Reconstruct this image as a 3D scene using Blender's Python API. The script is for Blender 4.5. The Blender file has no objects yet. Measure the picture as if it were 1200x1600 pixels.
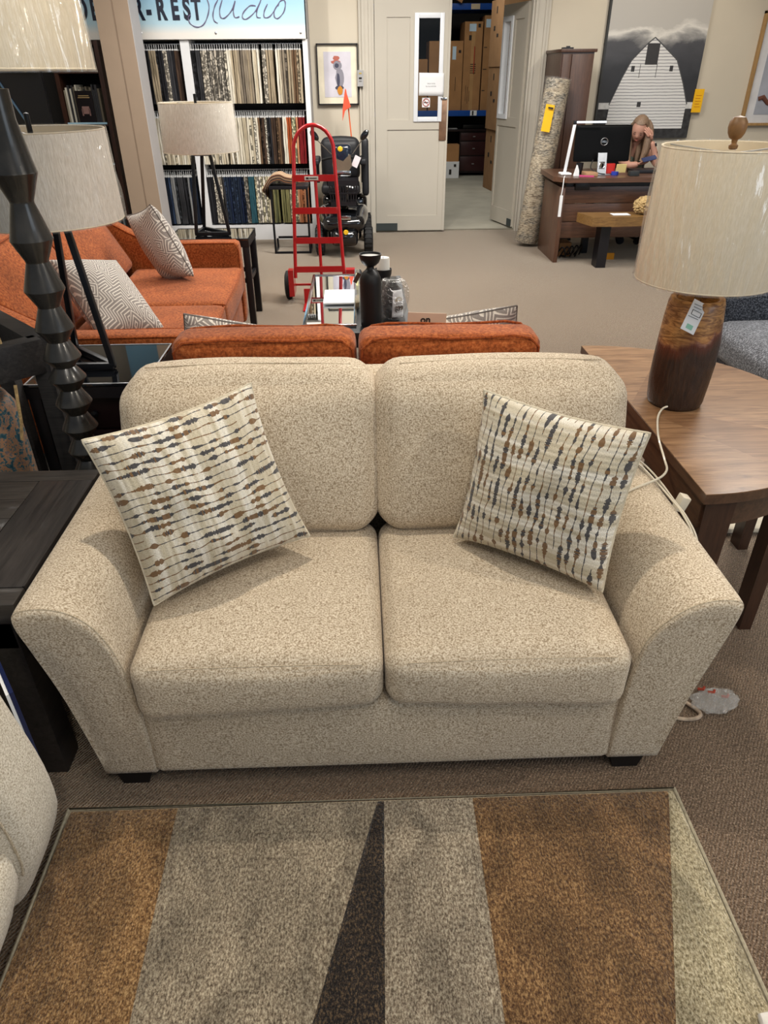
import bpy, bmesh, math, random
from mathutils import Vector, Matrix, noise as mnoise
random.seed(7)
S = bpy.context.scene
COL = S.collection
PI = math.pi

# ---------------------------------------------------------------- camera
cam_d = bpy.data.cameras.new('camera')
cam_d.sensor_fit = 'VERTICAL'; cam_d.sensor_height = 24.0; cam_d.lens = 16.32
cam_d.clip_start = 0.05; cam_d.clip_end = 100
cam = bpy.data.objects.new('camera', cam_d); COL.objects.link(cam)
R = Matrix(((0.999343, 0.024005, -0.027148), (-0.035762, 0.532209, -0.845857), (-0.005872, 0.846496, 0.532363)))
cam.matrix_world = Matrix.Translation((0, 0, 1.55)) @ R.to_4x4()
S.camera = cam

# ---------------------------------------------------------------- light and exposure
w = bpy.data.worlds.new('world'); S.world = w; w.use_nodes = True
w.node_tree.nodes['Background'].inputs[0].default_value = (0.80, 0.90, 1.0, 1)
w.node_tree.nodes['Background'].inputs[1].default_value = 0.30
vs = S.view_settings
vs.view_transform = 'Standard'; vs.look = 'None'; vs.gamma = 1; vs.use_curve_mapping = False
vs.exposure = 0.0

def area(name, loc, size, power, color=(1, .93, .82), target=None, sy=None):
    d = bpy.data.lights.new(name, 'AREA'); d.energy = power; d.color = color
    d.shape = 'RECTANGLE' if sy else 'SQUARE'; d.size = size
    if sy: d.size_y = sy
    o = bpy.data.objects.new(name, d); COL.objects.link(o); o.location = loc
    if target is not None:
        o.rotation_euler = (Vector(target) - Vector(loc)).to_track_quat('-Z', 'Y').to_euler()
    return o

def spot(name, loc, target, power, ang=60, blend=.4, rad=.03, color=(1, .88, .72)):
    d = bpy.data.lights.new(name, 'SPOT'); d.energy = power; d.color = color
    d.spot_size = math.radians(ang); d.spot_blend = blend; d.shadow_soft_size = rad
    o = bpy.data.objects.new(name, d); COL.objects.link(o); o.location = loc
    o.rotation_euler = (Vector(target) - Vector(loc)).to_track_quat('-Z', 'Y').to_euler()
    return o

CEIL = 3.05
WARM = (1, .89, .74)
spot('track_spot', (-0.25, 1.85, 2.9), (0.15, 1.35, .3), 95, 100, .5, .04, WARM)
spot('track_spot', (2.1, 1.0, 2.75), (0.1, 1.6, .6), 75, 75, .5, .035, WARM)
spot('track_spot', (0.2, -0.6, 2.9), (0.1, 1.5, .4), 34, 70, .7, .06, WARM)
spot('track_spot', (-1.6, 0.6, 2.9), (-1.0, 1.0, .3), 26, 60, .6, .04, WARM)
spot('track_spot', (1.7, 3.2, 2.9), (1.15, 2.1, .6), 45, 70, .6, .05, WARM)
spot('track_spot', (-0.7, 3.4, 2.9), (-1.3, 4.1, .5), 75, 95, .6, .05, WARM)
spot('track_spot', (3.1, 6.9, 2.95), (3.1, 8.5, 1.5), 60, 90, .7, .05, WARM)
spot('track_spot', (0.4, 6.6, 2.95), (-0.1, 8.5, 1.4), 55, 80, .7, .03, (1, .92, .82))
spot('track_spot', (-1.2, 6.8, 2.95), (-1.0, 8.3, 1.2), 60, 90, .7, .04, (1, .95, .9))
spot('track_spot', (-0.2, 0.3, 2.9), (-1.1, 2.6, 1.2), 42, 38, .6, .04, (1, .93, .84))  # extra unseen spot, added to brighten the near lamp shade and hourglass stem
spot('track_spot', (1.9, -0.1, 2.9), (1.35, 0.9, 0), 38, 52, .5, .05, WARM)  # no known fitting here; added to lift the dim carpet at lower right
area('ceiling_panel_light', (0.6, 5.9, 3.0), 1.2, 130, (1, .96, .9))
area('ceiling_panel_light', (2.6, 4.4, 3.0), 1.2, 100, (1, .96, .9))
area('ceiling_panel_light', (-1.9, 5.6, 3.0), 1.2, 60, (1, .96, .9))
area('ceiling_panel_light', (0.2, 0.2, 3.0), 1.0, 16, (1, .92, .82))  # unseen overhead fill, added above the near rug and loveseat
area('storage_ceiling_light', (1.2, 11.2, 3.2), 1.4, 48, (1, .97, .9))
area('shop_window_daylight', (4.6, -1.6, 1.9), 2.6, 45, (.75, .87, 1.0), (0, 4, .8), 1.8)

# ---------------------------------------------------------------- helpers
def lin(h):
    if isinstance(h, str):
        h = h.lstrip('#'); c = [int(h[i:i + 2], 16) / 255 for i in (0, 2, 4)]
    else: c = [v / 255 for v in h]
    return tuple(v / 12.92 if v <= .04045 else ((v + .055) / 1.055) ** 2.4 for v in c) + (1,)

class NT:
    def __init__(s, name):
        s.m = bpy.data.materials.new(name); s.m.use_nodes = True
        s.t = s.m.node_tree; s.p = s.t.nodes['Principled BSDF']
        s.out = s.t.nodes['Material Output']
    def n(s, typ, **kw):
        nd = s.t.nodes.new(typ)
        for k, v in kw.items(): setattr(nd, k, v)
        return nd
    def l(s, a, b): s.t.links.new(a, b)
    def coord(s, which='Object', scale=(1, 1, 1), rot=(0, 0, 0)):
        tc = s.n('ShaderNodeTexCoord'); mp = s.n('ShaderNodeMapping')
        mp.inputs['Scale'].default_value = scale; mp.inputs['Rotation'].default_value = rot
        s.l(tc.outputs[which], mp.inputs[0]); return mp.outputs[0]
    def noise(s, vec, scale=5, detail=2, rough=.5, dist=0):
        nd = s.n('ShaderNodeTexNoise'); s.l(vec, nd.inputs['Vector'])
        nd.inputs['Scale'].default_value = scale; nd.inputs['Detail'].default_value = detail
        nd.inputs['Roughness'].default_value = rough; nd.inputs['Distortion'].default_value = dist
        return nd.outputs[0]
    def ramp(s, fac, stops, interp='LINEAR'):
        nd = s.n('ShaderNodeValToRGB'); r = nd.color_ramp; r.interpolation = interp
        while len(r.elements) < len(stops): r.elements.new(.5)
        for e, (p, c) in zip(r.elements, stops): e.position = p; e.color = c if len(c) == 4 else lin(c)
        s.l(fac, nd.inputs[0]); return nd.outputs[0]
    def math(s, op, a, b=None, c=None):
        nd = s.n('ShaderNodeMath', operation=op)
        for i, v in enumerate((a, b, c)):
            if v is None: continue
            if isinstance(v, (int, float)): nd.inputs[i].default_value = v
            else: s.l(v, nd.inputs[i])
        return nd.outputs[0]
    def mix(s, fac, a, b, mode='MIX'):
        nd = s.n('ShaderNodeMix', data_type='RGBA', blend_type=mode)
        for i, v in ((0, fac), (6, a), (7, b)):
            if isinstance(v, (int, float)): nd.inputs[i].default_value = v
            elif isinstance(v, tuple): nd.inputs[i].default_value = v
            else: s.l(v, nd.inputs[i])
        return nd.outputs[2]
    def bump(s, h, strength=.3, dist=.002, normal=None):
        nd = s.n('ShaderNodeBump'); nd.inputs['Strength'].default_value = strength
        nd.inputs['Distance'].default_value = dist; s.l(h, nd.inputs['Height'])
        if normal: s.l(normal, nd.inputs['Normal'])
        s.l(nd.outputs[0], s.p.inputs['Normal']); return nd.outputs[0]
    def base(s, v):
        if isinstance(v, tuple): s.p.inputs['Base Color'].default_value = v
        else: s.l(v, s.p.inputs['Base Color'])
    def set(s, **kw):
        for k, v in kw.items(): s.p.inputs[k.replace('_', ' ')].default_value = v

MC = {}
def plain(name, col, rough=.55, metal=0, var=.08, scale=6, bump=0, bscale=80, coat=0, trans=0, ior=1.45, spec=.5, emit=None, estr=1):
    """slightly mottled painted, plastic, metal or paper surface"""
    if name in MC: return MC[name]
    t = NT(name); c = lin(col)
    v = t.coord(); n = t.noise(v, scale, 3)
    d = tuple(x * (1 - var * 1.6) for x in c[:3]) + (1,); b = tuple(min(1, x * (1 + var)) for x in c[:3]) + (1,)
    t.base(t.ramp(n, [(.3, d), (.7, b)]))
    t.set(Roughness=rough, Metallic=metal, Coat_Weight=coat, Transmission_Weight=trans, IOR=ior, Specular_IOR_Level=spec)
    if bump: t.bump(t.noise(v, bscale, 2), bump, .002)
    if emit: t.p.inputs['Emission Color'].default_value = lin(emit); t.p.inputs['Emission Strength'].default_value = estr
    MC[name] = t.m; return t.m

def wood(name, dark, light, axis=0, rough=.45, scale=9, coat=0, streak=14):
    if name in MC: return MC[name]
    t = NT(name); sc = [streak] * 3; sc[axis] = 1.0
    v = t.coord(scale=tuple(sc))
    a = t.noise(v, scale, 5, .6, .6); b = t.noise(v, scale * 5, 2)
    f = t.math('ADD', t.math('MULTIPLY', a, .75), t.math('MULTIPLY', b, .25))
    t.base(t.ramp(f, [(.3, dark), (.7, light)])); t.set(Roughness=rough, Coat_Weight=coat, Coat_Roughness=.15)
    t.bump(f, .15, .002); MC[name] = t.m; return t.m

def cloth(name, cols, scale=260, rough=.95, stretch=(1, 1, 1), sheen=.3, bump=.5, big=.06, bdist=.0015):
    """woven fabric, cols: dark, mid, light thread colours"""
    if name in MC: return MC[name]
    t = NT(name); v = t.coord(scale=stretch)
    n = t.noise(v, scale, 2, .7)
    c = t.ramp(n, [(.34, cols[0]), (.5, cols[1]), (.66, cols[2])])
    g = t.noise(t.coord(), 5, 2)
    c = t.mix(1.0, c, t.ramp(g, [(.3, (1 - big,) * 3 + (1,)), (.7, (1, 1, 1, 1))]), 'MULTIPLY')
    t.base(c); t.set(Roughness=rough, Sheen_Weight=sheen, Sheen_Roughness=.5, Specular_IOR_Level=.2)
    t.bump(n, bump, bdist); MC[name] = t.m; return t.m

class MB:
    """collects geometry given in world coordinates; build() links it as ONE object"""
    def __init__(s): s.v = []; s.f = []; s.mi = []; s.uv = {}; s.cur = 0
    def add(s, vs, fs, uvs=None):
        o = len(s.v); s.v += [Vector(p) for p in vs]
        for k, f in enumerate(fs):
            if uvs: s.uv[len(s.f)] = [uvs[i] for i in f]
            s.f.append([i + o for i in f]); s.mi.append(s.cur)
        return s
    def box(s, x0, x1, y0, y1, z0, z1, b=0.0):
        if b <= 0:
            vs = [(x, y, z) for x in (x0, x1) for y in (y0, y1) for z in (z0, z1)]
            return s.add(vs, [(0, 1, 3, 2), (4, 6, 7, 5), (0, 4, 5, 1), (2, 3, 7, 6), (0, 2, 6, 4), (1, 5, 7, 3)])
        bm = bmesh.new(); bmesh.ops.create_cube(bm, size=1)
        for q in bm.verts: q.co = Vector(((x0 + x1) / 2 + q.co.x * (x1 - x0), (y0 + y1) / 2 + q.co.y * (y1 - y0), (z0 + z1) / 2 + q.co.z * (z1 - z0)))
        bmesh.ops.bevel(bm, geom=list(bm.edges), offset=b, segments=2, affect='EDGES', profile=.6)
        return s.bm(bm)
    def bm(s, bm, M=None):
        bm.verts.index_update()
        s.add([(M @ q.co if M else q.co.copy()) for q in bm.verts], [[q.index for q in f.verts] for f in bm.faces]); bm.free(); return s
    def obox(s, c, size, M3, b=0.0):
        """oriented box"""
        t = MB(); a, bb, cc = (q / 2 for q in size); t.box(-a, a, -bb, bb, -cc, cc, b)
        return s.add([Vector(c) + M3 @ p for p in t.v], t.f)
    def bar(s, a, b, w, h=None, up=(0, 0, 1), bev=0.0):
        a = Vector(a); b = Vector(b); h = h or w; z = (b - a); L = z.length; z.normalize()
        u = Vector(up)
        if abs(z.dot(u)) > .95: u = Vector((0, 1, 0))
        x = z.cross(u).normalized(); y = x.cross(z)
        M3 = Matrix((x, z, y)).transposed()
        return s.obox((a + b) / 2, (w, L, h), M3, bev)
    def tube(s, pts, r, n=10, closed=False, cap=True):
        pts = [Vector(p) for p in pts]; N = len(pts); rr = r if isinstance(r, (list, tuple)) else [r] * N
        rings = []; prev = None
        for i, p in enumerate(pts):
            if closed: d = pts[(i + 1) % N] - pts[i - 1]
            else: d = pts[min(i + 1, N - 1)] - pts[max(i - 1, 0)]
            d.normalize()
            if prev is None:
                u = Vector((0, 0, 1)) if abs(d.z) < .9 else Vector((1, 0, 0))
                x = d.cross(u).normalized()
            else: x = (prev - d * prev.dot(d)).normalized()
            prev = x; y = d.cross(x)
            rings.append([p + (x * math.cos(2 * PI * k / n) + y * math.sin(2 * PI * k / n)) * rr[i] for k in range(n)])
        vs = [q for g in rings for q in g]; fs = []
        for i in range(N if closed else N - 1):
            j = (i + 1) % N
            for k in range(n): fs.append((i * n + k, i * n + (k + 1) % n, j * n + (k + 1) % n, j * n + k))
        if cap and not closed: fs += [tuple(range(n))[::-1], tuple((N - 1) * n + k for k in range(n))]
        return s.add(vs, fs)
    def lathe(s, cx, cy, prof, n=40, M=None, cap=True, wob=0):
        """prof: list of (r, z)"""
        vs = []; fs = []; m = len(prof)
        for i, (r, z) in enumerate(prof):
            for k in range(n):
                a = 2 * PI * k / n; q = r * (1 + wob * mnoise.noise(Vector((math.cos(a) * 1.3, math.sin(a) * 1.3, z * 7))))
                p = Vector((q * math.cos(a), q * math.sin(a), z))
                vs.append((M @ p) if M else Vector((cx, cy, 0)) + p)
        for i in range(m - 1):
            for k in range(n): fs.append((i * n + k, i * n + (k + 1) % n, (i + 1) * n + (k + 1) % n, (i + 1) * n + k))
        if cap:
            if prof[0][0] > 1e-4: fs.append(tuple(range(n))[::-1])
            if prof[-1][0] > 1e-4: fs.append(tuple((m - 1) * n + k for k in range(n)))
        return s.add(vs, fs)
    def prism(s, pts, lo, hi, axis='y'):
        """polygon (2d pts) extruded along axis"""
        n = len(pts)
        def P(a, b, t): return {'y': (a, t, b), 'x': (t, a, b), 'z': (a, b, t)}[axis]
        vs = [P(a, b, lo) for a, b in pts] + [P(a, b, hi) for a, b in pts]
        fs = [tuple(range(n)), tuple(range(2 * n - 1, n - 1, -1))] + [(i, i + n, (i + 1) % n + n, (i + 1) % n) for i in range(n)]
        return s.add(vs, fs)
    def cushion(s, x0, x1, y0, y1, z0, z1, r=.04, crown=(0, 0, .02), n=14, fn=None, pw=1.0):
        bm = bmesh.new(); bmesh.ops.create_cube(bm, size=2)
        bmesh.ops.subdivide_edges(bm, edges=list(bm.edges), cuts=n, use_grid_fill=True)
        H = Vector(((x1 - x0) / 2, (y1 - y0) / 2, (z1 - z0) / 2)); Cc = Vector(((x0 + x1) / 2, (y0 + y1) / 2, (z0 + z1) / 2))
        for q in bm.verts:
            p = q.co.copy()
            p = Vector([math.copysign(1 - (1 - abs(c)) ** 1.5, c) for c in p])
            a = Vector([p[i] * H[i] for i in range(3)])
            inn = Vector([max(-(H[i] - min(r, H[i])), min(H[i] - min(r, H[i]), a[i])) for i in range(3)])
            d = a - inn
            if d.length > 1e-7:
                m = max(abs(p[i]) for i in range(3)); d = d.normalized() * r * min(1, 1)
                a = inn + d
            u = p
            a.x += math.copysign(crown[0], u.x) * abs(u.x) ** 3 * (1 - u.y ** 2) * (1 - u.z ** 2)
            a.y += math.copysign(crown[1], u.y) * abs(u.y) ** 3 * (1 - u.x ** 2) * (1 - u.z ** 2)
            a.z += math.copysign(crown[2], u.z) * abs(u.z) ** 3 * (1 - u.x ** 2) * (1 - u.y ** 2)
            w_ = Cc + a
            q.co = fn(w_, u) if fn else w_
        return s.bm(bm)
    def build(s, name, mat, parent=None, smooth=True, angle=40):
        me = bpy.data.meshes.new(name)
        vs = s.v
        if parent is not None:
            inv = parent.matrix_basis.inverted() if parent.parent is None else (parent.parent.matrix_basis @ parent.matrix_basis).inverted()
            vs = [inv @ p for p in s.v]
        me.from_pydata([tuple(p) for p in vs], [], s.f)
        mats = mat if isinstance(mat, (list, tuple)) else [mat]
        for m in mats: me.materials.append(m)
        for p, i in zip(me.polygons, s.mi): p.material_index = i
        if s.uv:
            ul = me.uv_layers.new(name='uv')
            for k, uvs in s.uv.items():
                for li, q in zip(me.polygons[k].loop_indices, uvs): ul.data[li].uv = q
        me.update()
        bm = bmesh.new(); bm.from_mesh(me); bmesh.ops.recalc_face_normals(bm, faces=bm.faces); bm.to_mesh(me); bm.free()
        if smooth:
            me.shade_smooth() if hasattr(me, 'shade_smooth') else None
            me.set_sharp_from_angle(angle=math.radians(angle))
        o = bpy.data.objects.new(name, me); COL.objects.link(o)
        if parent is not None: o.parent = parent
        return o

def tag(o, label=None, cat=None, group=None, kind=None):
    if label: o['label'] = label
    if cat: o['category'] = cat
    if group: o['group'] = group
    if kind: o['kind'] = kind
    return o
def thing(name, label, cat, loc=(0, 0, 0), rz=0, group=None):
    o = bpy.data.objects.new(name, None); COL.objects.link(o); o.empty_display_size = .05
    o.matrix_basis = Matrix.Translation(loc) @ Matrix.Rotation(rz, 4, 'Z')
    return tag(o, label, cat, group)
def struct(name, mb, mat, parent=None, smooth=False):
    return tag(mb.build(name, mat, parent, smooth), kind='structure') if parent is None else mb.build(name, mat, parent, smooth)
def copy_tree(o, parent=None, label=None, group=None, M=None):
    c = o.copy(); COL.objects.link(c)
    if parent: c.parent = parent
    if label: c['label'] = label
    if group: c['group'] = group
    if M is not None: c.matrix_basis = M
    for ch in list(o.children): copy_tree(ch, c)
    return c
def text_mesh(body, size, origin, right=(1, 0, 0), up=(0, 0, 1), bold=.0, sx=1.0, align='CENTER', depth=.0006):
    cu = bpy.data.curves.new('t', 'FONT'); cu.body = body; cu.size = size; cu.align_x = align; cu.offset = bold; cu.extrude = depth
    ob = bpy.data.objects.new('t', cu); COL.objects.link(ob)
    dg = bpy.context.evaluated_depsgraph_get(); dg.update()
    me = bpy.data.meshes.new_from_object(ob.evaluated_get(dg))
    r = Vector(right).normalized(); u = Vector(up).normalized(); nrm = r.cross(u)
    mb = MB(); o = Vector(origin)
    mb.add([o + r * p.co.x * sx + u * p.co.y + nrm * p.co.z for p in me.vertices], [list(p.vertices) for p in me.polygons])
    bpy.data.objects.remove(ob); bpy.data.curves.remove(cu); bpy.data.meshes.remove(me)
    return mb
def catmull(P, n=6, closed=False):
    P = [Vector(p) for p in P]; out = []; N = len(P)
    for i in range(N if closed else N - 1):
        if closed: a, b, c, d = P[i - 1], P[i], P[(i + 1) % N], P[(i + 2) % N]
        else: a, b, c, d = P[max(i - 1, 0)], P[i], P[i + 1], P[min(i + 2, N - 1)]
        for k in range(n):
            t = k / n
            out.append(.5 * ((2 * b) + (c - a) * t + (2 * a - 5 * b + 4 * c - d) * t * t + (3 * b - a - 3 * c + d) * t ** 3))
    if not closed: out.append(P[-1])
    return out

# ---------------------------------------------------------------- materials
def m_carpet():
    t = NT('carpet'); v = t.coord(); n = t.noise(v, 230, 2, .8); n2 = t.noise(v, 90, 2, .6)
    c = t.ramp(n, [(.30, '#2c2019'), (.44, '#6c5644'), (.56, '#947d68'), (.70, '#cbb59a')])
    hue = t.ramp(n2, [(.35, '#948c7e'), (.6, '#ffffff')])
    c = t.mix(.55, c, hue, 'MULTIPLY')
    wv = t.n('ShaderNodeTexWave'); t.l(t.coord(rot=(0, 0, .6)), wv.inputs[0]); wv.inputs['Scale'].default_value = 42; wv.inputs['Distortion'].default_value = 3; wv.inputs['Detail'].default_value = 1
    c = t.mix(.3, c, t.ramp(wv.outputs[1], [(.2, '#8a7d74'), (.8, '#ffffff')]), 'MULTIPLY')
    g = t.noise(v, 1.1, 3); c = t.mix(1, c, t.ramp(g, [(.3, (.86,) * 3 + (1,)), (.7, (1, 1, 1, 1))]), 'MULTIPLY')
    t.base(c); t.set(Roughness=1, Sheen_Weight=.9, Sheen_Roughness=.42, Specular_IOR_Level=.1)
    t.p.inputs['Sheen Tint'].default_value = lin('#f0eadc')
    t.bump(t.math('ADD', n, wv.outputs[1]), .7, .004); return t.m
def m_pile(name, cols):
    t = NT(name); v = t.coord(scale=(1, .55, 1)); n = t.noise(v, 230, 3, .8); pt = t.noise(t.coord(scale=(1.6, .8, 1)), 5, 4, .7, .6); st = t.noise(t.coord(scale=(6, 1, 1)), 26, 3, .7)
    c = t.ramp(n, [(.36, cols[0]), (.5, cols[1]), (.64, cols[2])])
    c = t.mix(1, c, t.ramp(pt, [(.36, (.60, .60, .60, 1)), (.62, (1.14, 1.14, 1.14, 1))]), 'MULTIPLY')
    c = t.mix(.5, c, t.ramp(st, [(.3, (.7, .7, .7, 1)), (.7, (1.15, 1.15, 1.15, 1))]), 'MULTIPLY')
    t.base(c); t.set(Roughness=.9, Sheen_Weight=.5, Sheen_Roughness=.35, Specular_IOR_Level=.25)
    t.bump(t.math('ADD', n, t.math('MULTIPLY', st, .8)), .9, .006); return t.m
def m_spindle():
    """cream slub fabric with rows of dark and brown spindle marks, u along the rows"""
    t = NT('spindle_fabric'); tc = t.n('ShaderNodeTexCoord'); sp = t.n('ShaderNodeSeparateXYZ'); t.l(tc.outputs['UV'], sp.inputs[0])
    u, v = sp.outputs[0], sp.outputs[1]
    cb = t.n('ShaderNodeCombineXYZ'); t.l(u, cb.inputs[0]); t.l(t.math('MULTIPLY', v, 1.0), cb.inputs[1])
    wob = t.math('MULTIPLY', t.math('SUBTRACT', t.noise(cb.outputs[0], 7, 1), .5), .035)
    vv = t.math('MULTIPLY', t.math('ADD', v, wob), 21.0)
    row = t.math('FLOOR', vv); fr = t.math('SUBTRACT', t.math('FRACT', vv), .5); ab = t.math('ABSOLUTE', fr)
    def rn(scale, off, det=1):
        c2 = t.n('ShaderNodeCombineXYZ'); t.l(t.math('MULTIPLY', u, scale), c2.inputs[0]); t.l(t.math('MULTIPLY', row, 7.31 + off), c2.inputs[1])
        c2.inputs[2].default_value = off
        return t.noise(c2.outputs[0], 1, det, .5)
    a = rn(9, 0.0); 
    bead = t.math('MAXIMUM', t.math('SUBTRACT', a, .465), 0); width = t.math('MINIMUM', t.math('MULTIPLY', bead, 2.7), .33)
    line = t.math('MULTIPLY', t.math('GREATER_THAN', rn(4, 3.7), .36), .062)
    width = t.math('MAXIMUM', width, line)
    band = rn(70, 9.1, 0)
    width = t.math('MULTIPLY', width, t.math('ADD', .62, t.math('MULTIPLY', t.math('GREATER_THAN', band, .44), .38)))
    mask = t.math('LESS_THAN', ab, width)
    ink = t.ramp(t.math('ADD', t.math('MULTIPLY', rn(11, 5.3), .75), t.math('MULTIPLY', band, .25)), [(.47, '#34343c'), (.525, '#72512f')], 'CONSTANT')
    ribs = t.math('SINE', t.math('MULTIPLY', u, 190.0))
    blk = t.noise(t.coord('UV', (17, .8, 1)), 1, 1)
    cream = t.ramp(blk, [(.4, '#c9bfa8'), (.5, '#dcd4c2'), (.6, '#ebe6da')])
    th = t.noise(t.coord('UV', (90, 330, 1)), 1, 1)
    cream = t.mix(.5, cream, t.ramp(th, [(.35, '#c5bba6'), (.6, '#ffffff')]), 'MULTIPLY')
    t.base(t.mix(t.math('MULTIPLY', mask, .93), cream, ink)); t.set(Roughness=.9, Sheen_Weight=.2, Specular_IOR_Level=.2)
    t.bump(t.math('ADD', t.math('MULTIPLY', ribs, .25), t.math('ADD', th, t.math('MULTIPLY', blk, 1.2))), .6, .003); return t.m
def m_maze():
    """grey fabric with raised pale labyrinth lines"""
    t = NT('maze_fabric'); v = t.coord('UV', (5.2, 5.2, 1), (0, 0, .5)); sp = t.n('ShaderNodeSeparateXYZ'); t.l(v, sp.inputs[0])
    x, y = sp.outputs[0], sp.outputs[1]
    cb = t.n('ShaderNodeCombineXYZ'); t.l(t.math('FLOOR', x), cb.inputs[0]); t.l(t.math('FLOOR', y), cb.inputs[1])
    wn = t.n('ShaderNodeTexWhiteNoise'); t.l(cb.outputs[0], wn.inputs[0]); h = wn.outputs[0]
    fx = t.math('SUBTRACT', t.math('FRACT', x), .5); fy = t.math('SUBTRACT', t.math('FRACT', y), .5)
    dg1 = t.math('MULTIPLY', t.math('ADD', t.math('ABSOLUTE', fx), fy), 4.0)
    dg2 = t.math('MULTIPLY', t.math('SUBTRACT', fx, t.math('ABSOLUTE', fy)), 4.0)
    sq = t.math('MULTIPLY', t.math('MAXIMUM', t.math('ABSOLUTE', fx), t.math('ABSOLUTE', fy)), 6.0)
    s1 = t.math('GREATER_THAN', h, .36); s2 = t.math('GREATER_THAN', h, .7)
    a = t.math('ADD', t.math('MULTIPLY', dg1, t.math('SUBTRACT', 1, s1)), t.math('MULTIPLY', dg2, t.math('SUBTRACT', s1, s2)))
    a = t.math('ADD', a, t.math('MULTIPLY', sq, s2))
    ln = t.math('LESS_THAN', t.math('ABSOLUTE', t.math('SUBTRACT', t.math('FRACT', a), .5)), .17)
    n = t.noise(t.coord('UV'), 160, 2)
    c = t.mix(ln, t.ramp(n, [(.3, '#77706b'), (.7, '#98908a')]), t.ramp(n, [(.3, '#c9c2b6'), (.7, '#e6e0d6')]))
    t.base(c); t.set(Roughness=.85, Sheen_Weight=.3); t.bump(t.math('ADD', ln, t.math('MULTIPLY', n, .5)), .5, .002); return t.m
def m_clear(name, tint='#ffffff', refl=.35, rough=.08, wr=0, scale=8, stretch=(1, 1, 1), haze=0.0):
    """thin clear sheet: mostly see-through with glossy creases"""
    t = NT(name); t.t.nodes.remove(t.p)
    tr = t.n('ShaderNodeBsdfTransparent'); tr.inputs[0].default_value = lin(tint)
    gl = t.n('ShaderNodeBsdfGlossy'); gl.inputs['Roughness'].default_value = rough
    fr = t.n('ShaderNodeLayerWeight'); fr.inputs[0].default_value = .25
    if wr:
        b = t.n('ShaderNodeBump'); b.inputs['Strength'].default_value = wr; b.inputs['Distance'].default_value = .02
        v = t.coord(scale=stretch)
        nn = t.noise(v, scale, 3, .55, 1.2); rd = t.math('ABSOLUTE', t.math('SUBTRACT', nn, .5)); rd = t.math('SUBTRACT', 1, t.math('MULTIPLY', rd, 5))
        n3 = t.noise(t.coord(scale=(3, 3, 1)), scale * 2.5, 3, .6, 2)
        t.l(t.math('ADD', t.math('MAXIMUM', rd, 0), t.math('MULTIPLY', n3, .15)), b.inputs['Height'])
        t.l(b.outputs[0], gl.inputs['Normal'])
    f = t.math('MINIMUM', t.math('ADD', t.math('MULTIPLY', fr.outputs[1], .35), refl * .25), 1)
    ms = t.n('ShaderNodeMixShader'); t.l(f, ms.inputs[0]); t.l(tr.outputs[0], ms.inputs[1]); t.l(gl.outputs[0], ms.inputs[2])
    last = ms.outputs[0]
    if haze:
        df = t.n('ShaderNodeBsdfDiffuse'); df.inputs[0].default_value = lin('#f4f1ea')
        m2 = t.n('ShaderNodeMixShader'); m2.inputs[0].default_value = haze; t.l(last, m2.inputs[1]); t.l(df.outputs[0], m2.inputs[2]); last = m2.outputs[0]
    t.l(last, t.out.inputs[0]); return t.m

M_carpet = m_carpet()
M_sofa = cloth('cream_tweed', ('#8c7960', '#c4b49c', '#e2d6c2'), 250, sheen=.15, bump=.7, big=.04)
M_seam = cloth('cream_seam', ('#8d7a60', '#b8a88e', '#d8ccb6'), 300)
M_chair = cloth('pale_tweed', ('#a1937d', '#cfc5b2', '#e6decf'), 280, bump=.6)
M_orange = cloth('rust_velvet', ('#7d3f1c', '#9f5226', '#b86a38'), 90, stretch=(1, 1, 1), sheen=.12, bump=.2, big=.30)
M_orange_pipe = cloth('rust_piping', ('#6f3012', '#92461b', '#a65626'), 120, sheen=.1, bump=.2)
M_greytweed = cloth('charcoal_tweed', ('#25262a', '#55575d', '#94969c'), 130, bump=.6)
M_greysofa = cloth('stone_linen', ('#7d786e', '#a39d92', '#bcb6aa'), 200)
M_spindle = m_spindle(); M_maze = m_maze()
M_black = plain('black_satin', '#17161a', .38, bump=.1, bscale=30)
M_blackwood = wood('black_oak', '#1c1a1a', '#3a3634', 1, .38, 6, .15)
M_blackwood_x = wood('black_oak_cross', '#1d1b1a', '#403b37', 0, .38, 6, .15)
M_rustic = wood('charred_wood', '#121112', '#33302f', 0, .7, 8)
M_foot = plain('dark_foot', '#141112', .5)
M_totem = plain('blackened_turned_wood', '#2e2c29', .27, var=.35, scale=10, bump=.3, bscale=26, coat=.2)
M_metalblk = plain('black_metal', '#15171c', .35, .3)
M_glassblk = plain('black_glass', '#0c0e12', .04, coat=1, spec=.8)
M_shade = cloth('linen_shade', ('#d9ccb1', '#e0d3ba', '#e7dcc6'), 130, stretch=(3, 3, .35), sheen=.0, bump=.15, big=.03)
M_shade2 = cloth('pale_linen_shade', ('#cdc4b5', '#ddd5c8', '#ebe5da'), 130, stretch=(3, 3, .25), sheen=.0, bump=.15, big=.03)
M_inner = plain('shade_lining', '#d9ccb2', .8)
M_wrap = m_clear('plastic_wrap', refl=.42, rough=.12, wr=.9, scale=3.2, stretch=(2.2, 2.2, .5), haze=.05)
M_wrap2 = m_clear('cling_wrap', refl=.15, rough=.16, wr=.35, scale=18, stretch=(1.6, 1.6, .35), haze=.04)
M_glass = m_clear('window_glass', refl=.1, rough=.02)
M_acryl = m_clear('acrylic', '#eef4f4', refl=.4, rough=.03)
M_walnut = wood('walnut_top', '#5c3f2b', '#94714f', 0, .33, 5, .25, 10)
M_walnut2 = wood('walnut_side', '#3a2518', '#5f422d', 1, .4, 6, .15, 10)
M_walnut_leg = wood('walnut_leg', '#2c1a12', '#4a2f20', 2, .4, 6, .1, 10)
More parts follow.
